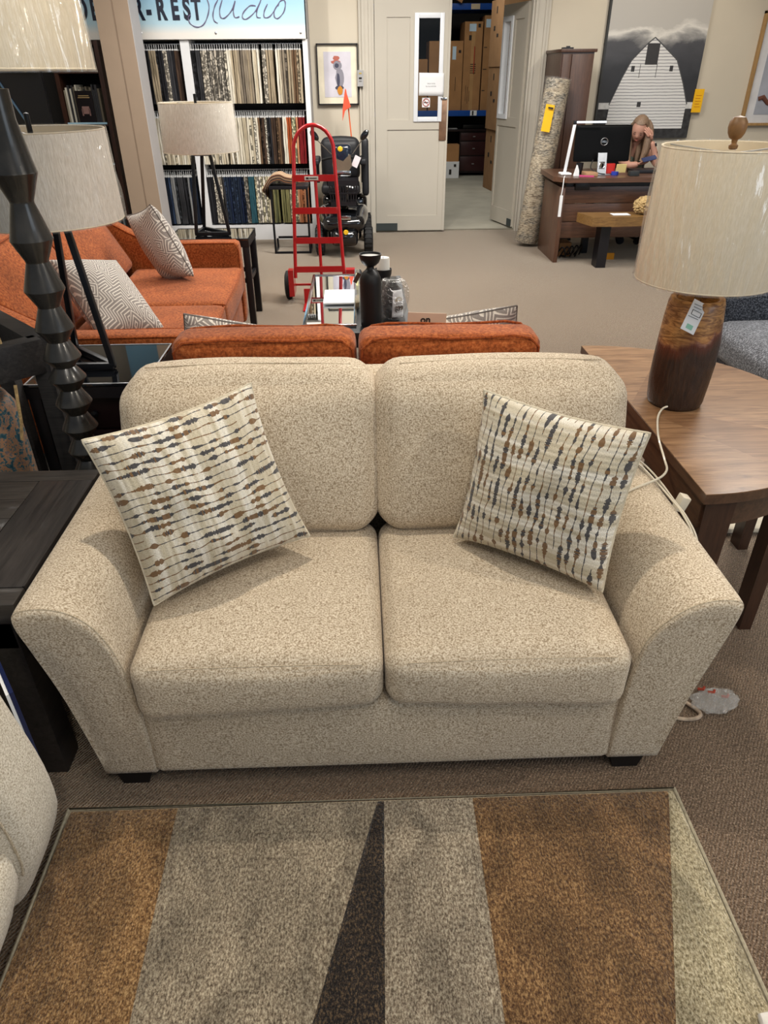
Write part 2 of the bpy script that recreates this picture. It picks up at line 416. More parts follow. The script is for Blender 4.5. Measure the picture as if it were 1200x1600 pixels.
M_wall = plain('warm_white_wall', '#cfc6b4', .85, var=.02, scale=2)
M_trim = plain('wall_trim_paint', '#c4beb1', .6, var=.02)
M_door = plain('door_paint', '#bdb7aa', .5, var=.02, scale=2)
M_whiteframe = plain('white_gloss', '#dfe3e8', .35, var=.02)
M_white = plain('white_paint', '#e4e5e6', .5, var=.03)
M_column = plain('taupe_column', '#a08c78', .8, var=.02)
M_column_lit_side = plain('column_side_sign_light', '#bdb9b8', .7, var=.02)
M_red = plain('red_enamel', '#b3161b', .3, var=.06, coat=.5)
M_chrome = plain('chrome', '#cfd3d8', .12, 1)
M_silver = plain('silver', '#b9bcc0', .3, .9)
M_mirror = plain('mirror', '#e8ecee', .02, 1, var=0)
M_rubber = plain('black_rubber', '#1b1b1c', .75, bump=.4)
M_card = plain('cardboard', '#a97c50', .85, var=.08, bump=.15, bscale=60)
M_card_shade = plain('cardboard_painted_shade', '#94704c', .85, var=.08, bump=.15, bscale=60)  # darker cardboard copy: the stack's shade is put into its colour
M_print = plain('print_black', '#2a2622', .8)
M_redprint = plain('print_red', '#a8412c', .8)
M_paper = plain('paper', '#e6e8ea', .8, var=.02)
M_yellow = plain('yellow_tag', '#f2b90f', .6, var=.04)
M_blue = plain('rack_blue', '#174a9b', .4)
M_kick = plain('dark_base', '#3b4242', .6)
M_concrete = plain('storage_floor', '#a5a193', .8, var=.08, scale=3)
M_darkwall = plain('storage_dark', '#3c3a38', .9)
M_ceiling = plain('ceiling', '#c9c6bf', .9)

# ---------------------------------------------------------------- setting
FX0, FX1, FY0 = -4.2, 6.2, -2.2
struct('floor', MB().box(FX0, FX1, FY0, 8.6, -.08, 0), M_carpet)
struct('floor_storage', MB().box(-1.5, 4.2, 8.6, 15.2, -.08, 0.0), M_concrete)
struct('ceiling', MB().box(FX0, FX1, 2.2, 8.7, CEIL + .03, CEIL + .13), M_ceiling)
wb = MB(); wb.box(FX0, .13, 8.55, 8.67, 0, CEIL); wb.box(1.84, FX1, 8.55, 8.67, 0, CEIL); wb.box(.13, 1.84, 8.55, 8.67, 2.20, CEIL)
struct('wall_back', wb, M_wall)
struct('wall_left', MB().box(FX0 - .1, FX0, FY0 + 2.4, 8.6, 0, CEIL), M_wall)
struct('wall_right', MB().box(FX1, FX1 + .1, 1.5, 8.6, 0, CEIL), M_wall)
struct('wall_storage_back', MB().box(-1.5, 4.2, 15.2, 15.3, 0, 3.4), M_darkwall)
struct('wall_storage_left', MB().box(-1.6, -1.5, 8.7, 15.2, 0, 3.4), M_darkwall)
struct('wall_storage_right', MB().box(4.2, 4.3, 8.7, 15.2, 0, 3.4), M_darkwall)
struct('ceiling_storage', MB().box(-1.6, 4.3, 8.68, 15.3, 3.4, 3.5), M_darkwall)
# door casing with stepped moulding
for k, (a, b) in enumerate(((.05, .205), (1.80, 1.985))):
    t = MB(); t.box(a, b, 8.525, 8.55, 0, 2.3)
    sgn = 1 if k == 0 else -1
    t.box(a + .03, a + .055, 8.512, 8.526, 0, 2.3); t.box(b - .055, b - .03, 8.512, 8.526, 0, 2.3); t.box(a, a + .014, 8.505, 8.526, 0, 2.3)
    struct('trim_%d' % (k + 1), t, M_trim)
struct('trim_3', MB().box(.13, .205, 8.55, 8.67, 0, 2.2), M_trim)
struct('trim_4', MB().box(1.81, 1.84, 8.55, 8.67, 0, 2.2), M_trim)
struct('trim_5', MB().box(.205, 1.81, 8.6, 8.62, 0, .012), plain('threshold', '#8d8879', .5, .3))
struct('baseboard_back', MB().box(1.985, 5.5, 8.535, 8.55, 0, .1), M_kick)
# square column
col = thing('trim_6', None, None, (-2.12, 7.75, 0)); tag(col, kind='structure')
MB().box(-2.265, -1.967, 7.60, 7.90, 0, CEIL).build('column_shaft', M_column, col, False)
MB().box(-1.967, -1.962, 7.60, 7.90, 0, CEIL).build('side_panel', M_column_lit_side, col, False)  # thin pale slab on the shaft: light from the sign put into its colour
MB().box(-2.105, -2.100, 7.594, 7.60, 0, CEIL).build('panel_joint', plain('joint', '#8c7866', .8), col, False)

# door_1: closed leaf with panels and glazed slot
d1 = thing('door_1', None, None, (.6, 8.55, 0)); tag(d1, kind='structure')
t = MB()
for x0, x1, z0, z1 in ((.21, .334, .02, 2.17), (.334, .572, 2.03, 2.17), (.572, .63, 1.04, 2.17), (.63, .9, 2.05, 2.17), (.9, .985, .02, 2.17), (.334, .572, 1.04, 1.133), (.63, .9, 1.04, 1.13), (.334, .9, .02, .18)):
    t.box(x0, x1, 8.515, 8.555, z0, z1)
t.build('leaf', M_door, d1, False)
MB().box(.334, .572, 8.527, 8.545, 1.133, 2.03).build('panel', M_door, d1, False)
MB().box(.334, .9, 8.527, 8.545, .18, 1.04).build('panel', M_door, d1, False)
t = MB()
for x0, x1, z0, z1 in ((.615, .66, 1.115, 2.065), (.872, .915, 1.115, 2.065), (.66, .872, 2.02, 2.065), (.66, .872, 1.115, 1.16)): t.box(x0, x1, 8.498, 8.515, z0, z1, .004)
wf = t.build('window_frame', M_whiteframe, d1)
MB().box(.655, .875, 8.53, 8.536, 1.15, 2.03).build('pane', M_glass, wf, False)
MB().box(.893, .972, 8.503, 8.515, .935, 1.315, .003).build('push_plate', plain('worn_bronze', '#96765f', .35, .7, var=.2, scale=12), d1)
MB().box(.90, .965, 8.485, 8.503, 1.318, 1.335, .002).build('push_plate_lip', M_chrome, d1)
MB().box(.21, .45, 8.505, 8.515, .022, .10).build('kick_plate', M_kick, d1, False)
MB().box(.96, .985, 8.505, 8.512, .02, 2.17).build('edge_strip', M_door, d1, False)
st = tag(MB().box(.707, .790, 8.524, 8.529, 1.247, 1.335).build('no_smoking_sticker', M_paper, None, False), 'small square no smoking sticker with red ring on the door glass', 'sticker')
ring = MB(); ring.tube([(.7485 + .034 * math.cos(a), 8.521, 1.291 + .034 * math.sin(a)) for a in [2 * PI * k / 24 for k in range(24)]], .004, 6, True)
ring.bar((.725, 8.521, 1.315), (.772, 8.521, 1.267), .005)
ring.build('red_ring', M_redprint, st)
c_ = MB(); c_.box(.725, .772, 8.5225, 8.524, 1.286, 1.295); c_.build('cigarette_mark', M_print, st, False)
# paper notice taped over the slot, right edge curling
nt = MB(); N = 12; vs = []; fs = []
for i in range(N + 1):
    for j in range(6):
        fx = i / N; fz = j / 5
        vs.append((.668 + fx * .258, 8.492 - .02 * max(0, fx - .75) ** 1.3 * (1 + math.sin(fz * 5)), 1.355 + fz * .203 - .004 * fx))
for i in range(N):
    for j in range(5): fs.append((i * 6 + j, i * 6 + 6 + j, i * 6 + 7 + j, i * 6 + 1 + j))
nt.add(vs, fs); no = nt.build('paper_notice', M_paper); tag(no, 'white handwritten paper notice taped across the glass of the closed door', 'notice')
md = no.modifiers.new('s', 'SOLIDIFY'); md.thickness = .0015
sc = MB()
for zz, xs in ((1.462, (.755, .775, .80, .82)), (1.437, (.74, .765, .79, .81, .83))):
    for x in xs: sc.tube([(x, 8.489, zz + .006), (x + .006, 8.489, zz - .005), (x + .012, 8.489, zz + .004), (x + .016, 8.489, zz - .005)], .0013, 5)
sc.build('handwriting', M_print, no)

# door_2: open leaf swung into the storeroom
hinge = Vector((1.806, 8.66, 0)); fre = Vector((1.655, 9.225, 0)); ax = (fre - hinge).normalized(); L2 = (fre - hinge).length
nr = Vector((-ax.y, ax.x, 0)); M3 = Matrix((ax, nr, Vector((0, 0, 1)))).transposed()
d2 = thing('door_2', None, None, hinge); tag(d2, kind='structure')
def lf(a, b, z0, z1, o0, o1, mb): return mb.obox(hinge + ax * (a + b) / 2 + nr * (o0 + o1) / 2 + Vector((0, 0, (z0 + z1) / 2)), (b - a, abs(o1 - o0), z1 - z0), M3)
t = MB()
for a, b, z0, z1 in ((0, .08, .02, 2.17), (.28, .33, 1.04, 2.17), (.55, L2, .02, 2.17), (.08, .28, 2.03, 2.17), (.33, .55, 2.05, 2.17), (.08, .28, 1.04, 1.13), (.33, .55, 1.04, 1.13), (.08, .55, .02, .18)): lf(a, b, z0, z1, -.02, .02, t)
t.build('leaf', M_door, d2, False)
t = MB(); lf(.08, .28, 1.13, 2.03, -.008, .008, t); t.build('panel', M_door, d2, False)
t = MB(); lf(.08, .55, .18, 1.04, -.008, .008, t); t.build('panel', M_door, d2, False)
t = MB()
for a, b, z0, z1 in ((.32, .36, 1.11, 2.065), (.52, .56, 1.11, 2.065), (.36, .52, 2.02, 2.065), (.36, .52, 1.11, 1.155)): lf(a, b, z0, z1, -.035, .035, t)
wf2 = t.build('window_frame', M_whiteframe, d2, False)
t = MB(); lf(.36, .52, 1.15, 2.03, -.004, .004, t); t.build('pane', M_glass, wf2, False)
t = MB(); lf(.0, .1, .022, .10, .02, .03, t); t.build('kick_plate', M_kick, d2, False)

# ---------------------------------------------------------------- cream loveseat
lv = thing('loveseat', 'cream tweed two-seat loveseat with flared arms in the middle of the picture', 'sofa', (.035, 1.55, 0))
secL = [(-.668, .05), (-.699, .334), (-.732, .513), (-.744, .575), (-.735, .608), (-.685, .62), (-.632, .609), (-.589, .571), (-.561, .506), (-.545, .419), (-.54, .33), (-.538, .18), (-.540, .05)]
secR = [(.738, .05), (.767, .279), (.800, .462), (.814, .555), (.806, .585), (.752, .592), (.70, .574), (.653, .530), (.622, .469), (.61, .381), (.606, .309), (.605, .18), (.607, .05)]
def arm(sec, sx):
    P = [Vector((a, 0, b)) for a, b in sec]
    body = catmull(P, 5); body = body + [P[-1] + (P[0] - P[-1]) * k / 6 for k in range(1, 6)]
    cx = sum(p.x for p in body) / len(body); cz = sum(p.z for p in body) / len(body)
    mb = MB(); n = len(body); vs = []; st = []
    for y, k in ((1.130, .80), (1.127, .93), (1.131, .978), (1.142, .996), (1.16, 1.0), (1.3, 1.0), (1.5, 1.0), (1.7, 1.0), (1.9, 1.0), (1.955, .985), (1.965, .94)):
        yy = y
        for p in body:
            # slight forward tilt of the front panel: bottom set back
            f = .03 * max(0, (.62 - p.z) / .57) if y < 1.25 else 0
            vs.append((cx + (p.x - cx) * k, yy + f, cz + (p.z - cz) * k))
        st.append(y)
    fs = []
    for i in range(len(st) - 1):
        for k in range(n): fs.append((i * n + k, i * n + (k + 1) % n, (i + 1) * n + (k + 1) % n, (i + 1) * n + k))
    o = len(vs)
    # bulged front cap
    for q, (k, y) in enumerate(((.5, 1.126), (.2, 1.125))):
        for p in body: vs.append((cx + (p.x - cx) * k, y + .03 * max(0, (.62 - (cz + (p.z - cz) * k)) / .57), cz + (p.z - cz) * k))
    for k in range(n):
        fs.append((k, (k + 1) % n, o + (k + 1) % n, o + k)); fs.append((o + k, o + (k + 1) % n, o + n + (k + 1) % n, o + n + k))
    fs.append(tuple(o + n + k for k in range(n))); fs.append(tuple((len(st) - 1) * n + k for k in range(n)))
    mb.add(vs, fs); a = mb.build('arm', M_sofa, lv, True, 60)
    sm = MB(); top = [Vector((cx + (p.x - cx) * .985, 1.136 + .03 * max(0, (.62 - p.z) / .57), cz + (p.z - cz) * .985)) for p in catmull(P[3:11], 5)]
    sm.tube(top, .0028, 6); sm.build('seam', M_seam, a)
    return a
arm(secL, -1); arm(secR, 1)
t = MB(); t.cushion(-.545, .612, 1.158, 1.92, .055, .292, .018, (0, .012, 0), 18); t.build('front_rail', M_sofa, lv)
t = MB(); t.cushion(-.60, .67, 1.84, 1.985, .06, .83, .04, (0, .01, .005), 12); t.build('back_frame', M_sofa, lv)
def seatc(x0, x1, side):
    def fn(p, u):
        if u.z < 0 and u.y < 0: p.z -= .014 * (-u.y) * max(0, u.x * side) ** .8 * 1.0
        if u.z < 0 and u.y < -.2: p.z += .012 * max(0, -u.x * side)
        p.z += .0025 * mnoise.noise(p * 6); p.y += .003 * mnoise.noise(p * 7 + Vector((3, 0, 0)))
        return p
    t = MB(); t.cushion(x0, x1, 1.116, 1.72, .290, .455, .046, (.001, .012, .024), 26, fn)
    c = t.build('seat_cushion', M_sofa, lv)
    s = MB(); y = 1.126; s.tube([(x0 + (x1 - x0) * k / 12, y - .002 - .006 * math.sin(PI * k / 12), .443 + .012 * math.sin(PI * k / 12)) for k in range(1, 12)], .0018, 6)
    s.build('seam', M_seam, c)
seatc(-.538, .0335, -1); seatc(.0365, .603, 1)
def smooth(a, b, x):
    t = max(0, min(1, (x - a) / (b - a))); return t * t * (3 - 2 * t)
def backc(x0, x1, side):
    def fn(p, u):
        k = 1 - smooth(.50, .68, p.z)
        if u.x * side > 0: p.x -= side * .085 * k * u.x * side
        p.y += (p.z - .45) * .27
        p.z += -.012 * (u.x * side > 0) * abs(u.x) ** 3 * max(0, u.z) + .0035 * mnoise.noise(p * 5)
        p.y += .004 * mnoise.noise(p * 6 + Vector((5, 1, 0)))
        return p
    t = MB(); t.cushion(x0, x1, 1.595, 1.80, .455, .885, .075, (0.008, .030, .012), 26, fn)
    c = t.build('back_cushion', M_sofa, lv)
    s = MB(); pts = []
    for k in range(9): pts.append(Vector((x0 + .07 + (x1 - x0 - .14) * k / 8, 1.675, .888 + .007 * math.sin(PI * k / 8))))
    pts = [Vector((p.x, p.y + (p.z - .45) * .27 + .005, p.z + .002)) for p in pts]
    s.tube(pts, .002, 6); s.build('seam', M_seam, c)
backc(-.648, .040, -1); backc(.032, .720, 1)
for x, y in ((-.605, 1.215), (.67, 1.215), (-.60, 1.88), (.665, 1.88)):
    MB().prism([(x - .035, 0.0), (x + .03, 0.0), (x + .045, .056), (x - .05, .056)], y - .04, y + .04).build('foot', M_foot, lv)

# ---------------------------------------------------------------- scatter cushions
def pillow(name, label, P, T, mat, pipe, rot=False, group=None, n=26, pinch=.07, seed=0, sq=1.0):
    """P: four corners TL, TR, BR, BL; T half thickness"""
    P = [Vector(p) for p in P]; c = sum(P, Vector()) / 4
    ex = ((P[1] - P[0]) + (P[2] - P[3])); ey = ((P[0] - P[3]) + (P[1] - P[2])); W = ex.length / 4; H = ey.length / 4
    ex.normalize(); ey = (ey - ex * ey.dot(ex)).normalized(); ez = ex.cross(ey)
    th = thing(name, label, 'cushion', c, 0, group)
    mb = MB()
    for side in (1, -1):
        vs = []; uv = []; fs = []
        for i in range(n + 1):
            for j in range(n + 1):
                u = math.sin(PI / 2 * (2 * i / n - 1)); v = math.sin(PI / 2 * (2 * j / n - 1))
                x = u * (1 - pinch * (1 - v * v)); y = v * (1 - pinch * (1 - u * u))
                tz = T * max(0, (1 - u * u) * (1 - v * v)) ** .42
                wr = .35 * T * mnoise.noise(Vector((u * 2.2 + seed, v * 2.2, side * 3))) * (1 - u * u) * (1 - v * v) ** .5
                z = side * tz + wr * .6
                a = (1 - u * u) * (1 - v * v)
                sag = -.006 * math.sin(3 * u + seed) * (1 - abs(v))
                vs.append(c + ex * x * W + ey * (y * H + sag) + ez * (z + .012 * abs(u * v) ** 3))
                U, V = (u + 1) / 2, (v + 1) / 2
                uv.append((V, U) if rot else (U, V))
        for i in range(n):
            for j in range(n):
                a = i * (n + 1) + j; q = (a, a + n + 1, a + n + 2, a + 1); fs.append(q if side > 0 else q[::-1])
        mb.add(vs, fs, uv)
    mb.build('cover', mat, th, True, 80)
    pts = []
    for k in range(4 * 14):
        e, f = divmod(k, 14); f = math.sin(PI / 2 * (2 * f / 14 - 1))
        u, v = ((f, 1), (1, -f), (-f, -1), (-1, f))[e]
        x = u * (1 - pinch * (1 - v * v)); y = v * (1 - pinch * (1 - u * u)); sag = -.006 * math.sin(3 * u + seed) * (1 - abs(v))
        pts.append(c + ex * x * W + ey * (y * H + sag) + ez * .012 * abs(u * v) ** 3)
    t = MB(); t.tube(pts, .0035, 6, True); t.build('edge_seam', pipe, th)
    return th
M_creampipe = plain('cream_piping', '#cfc5af', .9, var=.1, scale=60)
M_greypipe = plain('grey_piping', '#6d6864', .9)
def grow(P, k):
    c = [sum(p[i] for p in P) / 4 for i in range(3)]
    return [[c[i] + (p[i] - c[i]) * k for i in range(3)] for p in P]
pillow('scatter_cushion', 'cream spindle-striped cushion tilted in the left corner of the cream loveseat', [(-.638, 1.439, .855), (-.279, 1.643, .897), (-.150, 1.505, .54), (-.501, 1.296, .49)], .098, M_spindle, M_creampipe, False, None, 30, seed=1)
pillow('scatter_cushion', 'cream cushion with upright spindle stripes in the right corner of the cream loveseat', [(.314, 1.626, .882), (.641, 1.391, .864), (.582, 1.323, .48), (.24, 1.552, .49)], .098, M_spindle, M_creampipe, True, None, 30, seed=4)

# ---------------------------------------------------------------- patchwork rug
rug = thing('area_rug', 'large area rug of brown, gold, greige and black wedges in front of the cream loveseat', 'rug', (0, .3, 0))
YB = -.75
def xl(p, q, y): return p[0] + (q[0] - p[0]) * (y - p[1]) / (q[1] - p[1])
edges = [((-.744, 1.10), (-.748, .677)), ((-.482, 1.094), (-.475, .629)), ((.014, 1.089), (-.123, .615)), ((.03, 1.088), (.015, .61)), ((.252, 1.087), (.244, .60)), ((.750, 1.089), (.571, .589)), ((.762, 1.09), (.758, .60))]
cols = [('#4a3019', '#8f6a42', '#caa674'), ('#57493a', '#9a8b75', '#cfc2a8'), ('#120f10', '#2a2320', '#6e5a42'), ('#57493a', '#9d8e79', '#d2c6ae'), ('#432b19', '#7b5a39', '#b59163'), ('#6f6246', '#b3a583', '#e0d4b4')]
MB().box(-.75, .765, YB, 1.092, .001, .008).build('backing', plain('rug_backing', '#b8ab92', .9), rug, False)
for k, cc in enumerate(cols):
    y1 = 1.09; n = 40; a, b = edges[k], edges[k + 1]; vs = []; fs = []; lo = YB
    if k == 2: lo = YB
    for j in range(n + 1):
        y = y1 + (lo - y1) * j / n; x0 = max(-.75, xl(*a, y)); x1 = min(.765, xl(*b, y))
        wv = .0015 * math.sin(j * 2.1 + k); m = 8
        for i in range(m + 1):
            f = i / m; e = min(f, 1 - f) * m
            z = .017 + .0012 * mnoise.noise(Vector((x0 + (x1 - x0) * f, y, k)) * 18) - (.0035 if e < .5 else 0)
            if j in (0, n): z = .009
            vs.append((x0 + (x1 - x0) * f + (wv if 0 < i < m else 0), y, z))
    m = 8
    for j in range(n):
        for i in range(m): q = j * (m + 1) + i; fs.append((q, q + 1, q + m + 2, q + m + 1))
    t = MB(); t.add(vs, fs)
    t.build('pile_panel', m_pile('pile_%d' % k, cc), rug)
bd = MB()
bd.tube([(-.752, YB, .009), (-.752, 1.096, .009), (.767, 1.096, .009), (.767, YB, .009)], .006, 8); bd.build('bound_edge', plain('rug_binding', '#a99f88', .9, var=.15, scale=90), rug)
tag(MB().cushion(.72, 1.05, .30, .59, .018, .045, .012, (0, 0, .004), 6).build('fleece', plain('white_fleece', '#e9e4dc', .95, var=.08, scale=60, bump=.6)), 'corner of a white fleece on the rug at the lower right edge', 'rug')

# ---------------------------------------------------------------- box-arm sofas (local coordinates, front towards -Y)
def lb(mb, name, mat, parent, **k):
    o = mb.build(name, mat, None, **k); o.parent = parent; return o
def sofa(name, label, cat, W, D, n, loc, rz, mat, pipe, seat=.46, armh=.61, backh=.87, aw=.13, lean=.28, frame_h=.78, sweep=False):
    th = thing(name, label, cat, loc, rz)
    hw, hd = W / 2, D / 2
    lb(MB().cushion(-hw + aw * .5, hw - aw * .5, -hd + .02, hd - .03, .07, .29, .02, (0, .006, 0), 10), 'base', mat, th)
    for s in (-1, 1):
        def fn(p, u):
            if sweep: p.z += .20 * smooth(.0, hd, p.y) * max(0, u.z)
            return p
        x0, x1 = sorted((s * hw, s * (hw - aw)))
        a = lb(MB().cushion(x0, x1, -hd, hd - .02, .07, armh, .03, (0, .008, .008), 12, fn), 'arm', mat, th)
        for xx in (x0 + .008, x1 - .008):
            t = MB(); t.tube([(xx, -hd + .01, .12), (xx, -hd + .004, armh - .05), (xx, -hd + .03, armh - .005)] + [(xx, -hd + .03 + (D - .1) * k / 8, armh - .003 + (.20 * smooth(0, hd, -hd + .03 + (D - .1) * k / 8) if sweep else 0)) for k in range(1, 9)], .004, 6)
            lb(t, 'piping', pipe, a)
    lb(MB().cushion(-hw + .03, hw - .03, hd - .15, hd, .07, frame_h, .04, (0, .006, .004), 10), 'back_frame', mat, th)
    iw = W - 2 * aw - .01; cw = iw / n
    for k in range(n):
        x0 = -iw / 2 + cw * k + .003; x1 = x0 + cw - .006
        c = lb(MB().cushion(x0, x1, -hd - .012, hd - .3, .292, seat, .035, (.0, .012, .018), 14, lambda p, u: p + Vector((0, 0, .004 * mnoise.noise(p * 5)))), 'seat_cushion', mat, th)
        t = MB(); t.tube([(x0 + .01, -hd + .06, seat - .006), (x0 + .012, -hd - .006, seat - .012), ((x0 + x1) / 2, -hd - .018, seat - .008), (x1 - .012, -hd - .006, seat - .012), (x1 - .01, -hd + .06, seat - .006)], .004, 6); lb(t, 'piping', pipe, c)
        y0 = hd - .33; f2 = lambda p: Vector((p.x, p.y + (p.z - seat) * lean, p.z))
        c = lb(MB().cushion(x0, x1, y0, y0 + .17, seat + .015, backh, .045, (0, .025, .006), 14, lambda p, u: f2(p) + Vector((0, .006 * mnoise.noise(p * 5), .004 * mnoise.noise(p * 4)))), 'back_cushion', mat, th)
        for yy in (y0 + .012, y0 + .158):
            pts = [(x0 + .012, yy, seat + .06), (x0 + .008, yy, (seat + backh) / 2), (x0 + .012, yy, backh - .04), (x0 + .045, yy, backh - .008)] + [(x0 + (x1 - x0) * q / 6, yy, backh - .003 + .004 * math.sin(q * 1.7 + k)) for q in range(1, 6)] + [(x1 - .045, yy, backh - .008), (x1 - .012, yy, backh - .04), (x1 - .008, yy, (seat + backh) / 2), (x1 - .012, yy, seat + .06)]
            t = MB(); t.tube([f2(Vector(q)) for q in pts], .0045, 6); lb(t, 'piping', pipe, c)
    for x in (-hw + .09, hw - .09):
        for y in (-hd + .1, hd - .1):
            lb(MB().box(x - .03, x + .03, y - .03, y + .03, 0, .075, .004), 'foot', M_foot, th)
    return th
sofa('loveseat', 'rust orange loveseat standing back to back with the cream loveseat', 'sofa', 1.44, .90, 2, (-.012, 2.49, 0), PI, M_orange, M_orange_pipe, backh=.862, frame_h=.77)
sofa('sofa', 'long rust orange sofa at the left, turned side-on, with two grey maze cushions', 'sofa', 2.08, 1.0, 2, (-1.27, 3.96, 0), PI / 2 + .03, M_orange, M_orange_pipe, backh=.90, lean=.55, sweep=True)
sofa('sofa', 'pale stone sofa mostly hidden behind the long rust sofa', 'sofa', 1.9, .9, 2, (-2.36, 4.0, 0), PI / 2, M_greysofa, M_greysofa, backh=.93)
pillow('scatter_cushion', 'grey maze-pattern cushion at the far end of the long rust sofa', [(-1.47, 4.66, .79), (-1.26, 4.48, .85), (-.955, 4.40, .575), (-1.13, 4.52, .47)], .10, M_maze, M_greypipe, False, 'x', 20, seed=2)
pillow('scatter_cushion', 'grey maze-pattern cushion at the near end of the long rust sofa', [(-1.47, 3.62, .79), (-1.29, 3.85, .70), (-.98, 3.50, .47), (-1.28, 3.22, .50)], .105, M_maze, M_greypipe, False, 'x', 20, seed=3)
pillow('scatter_cushion', 'grey maze-pattern cushion peeking over the left end of the rust loveseat', [(-.665, 2.50, .856), (-.33, 2.56, .745), (-.38, 2.64, .46), (-.68, 2.60, .50)], .07, M_maze, M_greypipe, True, 'x', 20, seed=5)
pillow('scatter_cushion', 'grey maze-pattern cushion peeking over the right end of the rust loveseat', [(.25, 2.56, .755), (.615, 2.52, .862), (.60, 2.62, .50), (.25, 2.68, .46)], .08, M_maze, M_greypipe, True, 'x', 20, seed=6)
for o in COL.objects:
    if o.get('group') == 'x': o['group'] = 'grey maze-pattern cushions'
pt = thing('price_tag', 'tan paper tag lying on the seat back of the rust loveseat between the grey cushions', 'tag', (.24, 2.50, .78))
MB().obox((.24, 2.50, .785), (.14, .004, .07), Matrix.Rotation(.05, 3, 'Y')).build('card', plain('tan_paper', '#cdb39c', .8), pt, False)
text_mesh('on', .035, (.235, 2.497, .785), bold=.001).build('print', M_print, pt, False)

# ---------------------------------------------------------------- armchair at lower left, arm end towards the camera's right
ac = thing('armchair', 'pale tweed armchair cut off by the lower left edge of the picture', 'armchair', (-1.2, .62, 0))
def bulge(p, u):
    k = smooth(.05, .25, p.z) - .55 * smooth(.30, .60, p.z)
    if u.x > 0: p.x += .055 * k * u.x
    return p
a_ = MB().cushion(-1.75, -.735, .80, 1.0, .06, .58, .05, (.012, .008, .012), 18, bulge).build('arm', M_chair, ac)
t = MB(); t.tube([(-.745 + .055 * (smooth(.05, .25, z) - .55 * smooth(.3, .6, z)), .815, z) for z in [.20 + .04 * k for k in range(9)]], .002, 6); t.build('seam', M_seam, a_)
MB().cushion(-1.75, -.74, .12, .30, .06, .58, .05, (.012, .008, .012), 10, bulge).build('arm', M_chair, ac)
MB().cushion(-1.70, -.75, .28, .82, .06, .30, .03, (.02, 0, 0), 10, bulge).build('base', M_chair, ac)
MB().cushion(-1.60, -.72, .30, .80, .30, .47, .05, (.02, 0, .02), 10).build('seat_cushion', M_chair, ac)
MB().cushion(-1.78, -1.55, .14, .98, .06, .88, .07, (.01, 0, .01), 10).build('back', M_chair, ac)
for x in (-.83, -1.68):
    for y in (.20, .90): MB().prism([(x - .03, 0), (x + .03, 0), (x + .04, .07), (x - .04, .07)], y - .03, y + .03).build('foot', M_foot, ac)
mg = thing('magazine', 'dark blue glossy magazine standing between the armchair and the black end table', 'magazine', (-.765, 1.08, .3))
Mg = Matrix.Rotation(math.atan2(-.18, .13), 3, 'Z')
MB().obox((-.765, 1.080, .385), (.20, .008, .27), Mg).build('cover', plain('blue_cover', '#16224a', .25), mg, False)
MB().obox((-.771, 1.0755, .385), (.198, .006, .266), Mg).build('pages', M_paper, mg, False)

# ---------------------------------------------------------------- black end table at left
et = thing('end_table', 'black planked wooden end table against the left arm of the cream loveseat', 'table', (-1.08, 1.47, 0))
t = MB()
t.box(-1.42, -.752, 1.175, 1.235, .545, .60, .004); t.box(-1.42, -.752, 1.715, 1.775, .545, .60, .004); t.box(-1.42, -1.30, 1.236, 1.714, .545, .60, .004)
t.build('top_frame', M_blackwood_x, et)
MB().box(-.90, -.758, 1.236, 1.714, .55, .6005, .003).build('breadboard_end', M_blackwood, et)
MB().box(-.7575, -.752, 1.236, 1.714, .545, .602).build('edge_rim', M_blackwood, et, False)
for k in range(5):
    y0 = 1.237 + k * .0955
    MB().box(-1.298, -.902, y0, y0 + .094, .552, .5995, .002).build('plank', M_blackwood_x, et)
t = MB(); t.box(-1.38, -.80, 1.215, 1.245, .44, .545); t.box(-1.38, -.80, 1.705, 1.735, .44, .545); t.box(-.82, -.79, 1.245, 1.705, .44, .545); t.box(-1.38, -1.35, 1.245, 1.705, .44, .545)
t.build('apron', M_blackwood_x, et, False)
for x in (-.845, -1.33):
    for y in (1.255, 1.69):
        MB().box(x - .05, x + .05, y - .04, y + .04, 0, .545, .004).build('leg', M_blackwood, et)
MB().box(-1.36, -.82, 1.24, 1.71, .15, .175, .003).build('lower_shelf', M_blackwood_x, et)

# ---------------------------------------------------------------- stacked hourglass floor lamp
tl = thing('floor_lamp', 'tall black floor lamp with a stacked hourglass stem and plastic-wrapped shade, upper left', 'lamp', (-.875, 2.0, 0))
prof = [(.10, 0), (.10, .018), (.05, .03), (.03, .05)]
ws = [(.10, .053), (.20, .053), (.30, .053), (.40, .053), (.48, .053), (.555, .053), (.632, .053), (.713, .053), (.79, .053), (.855, .053), (.94, .053), (1.049, .054), (1.18, .055), (1.341, .056)]
M = None
zs = [w_[0] for w_ in ws]
prof.append((.036, .06))
for k, (z, r) in enumerate(ws):
    gap = (zs[k + 1] - z) if k + 1 < len(ws) else .17
    prof += [(r - .001, z - .003), (r, z), (r * .98, z + .004)]
    if k + 1 < len(ws): prof += [(.030, z + gap * .56), (.031, z + gap * .60)]
prof += [(.036, 1.46), (.036, 1.525), (.0, 1.527)]
t = MB(); t.lathe(-.875, 2.0, prof, 36); t.build('stem', M_totem, tl, True, 25)
t = MB(); t.lathe(-.875, 2.0, [(.009, 1.525), (.009, 1.60)], 10); t.build('socket_rod', M_chrome, tl)
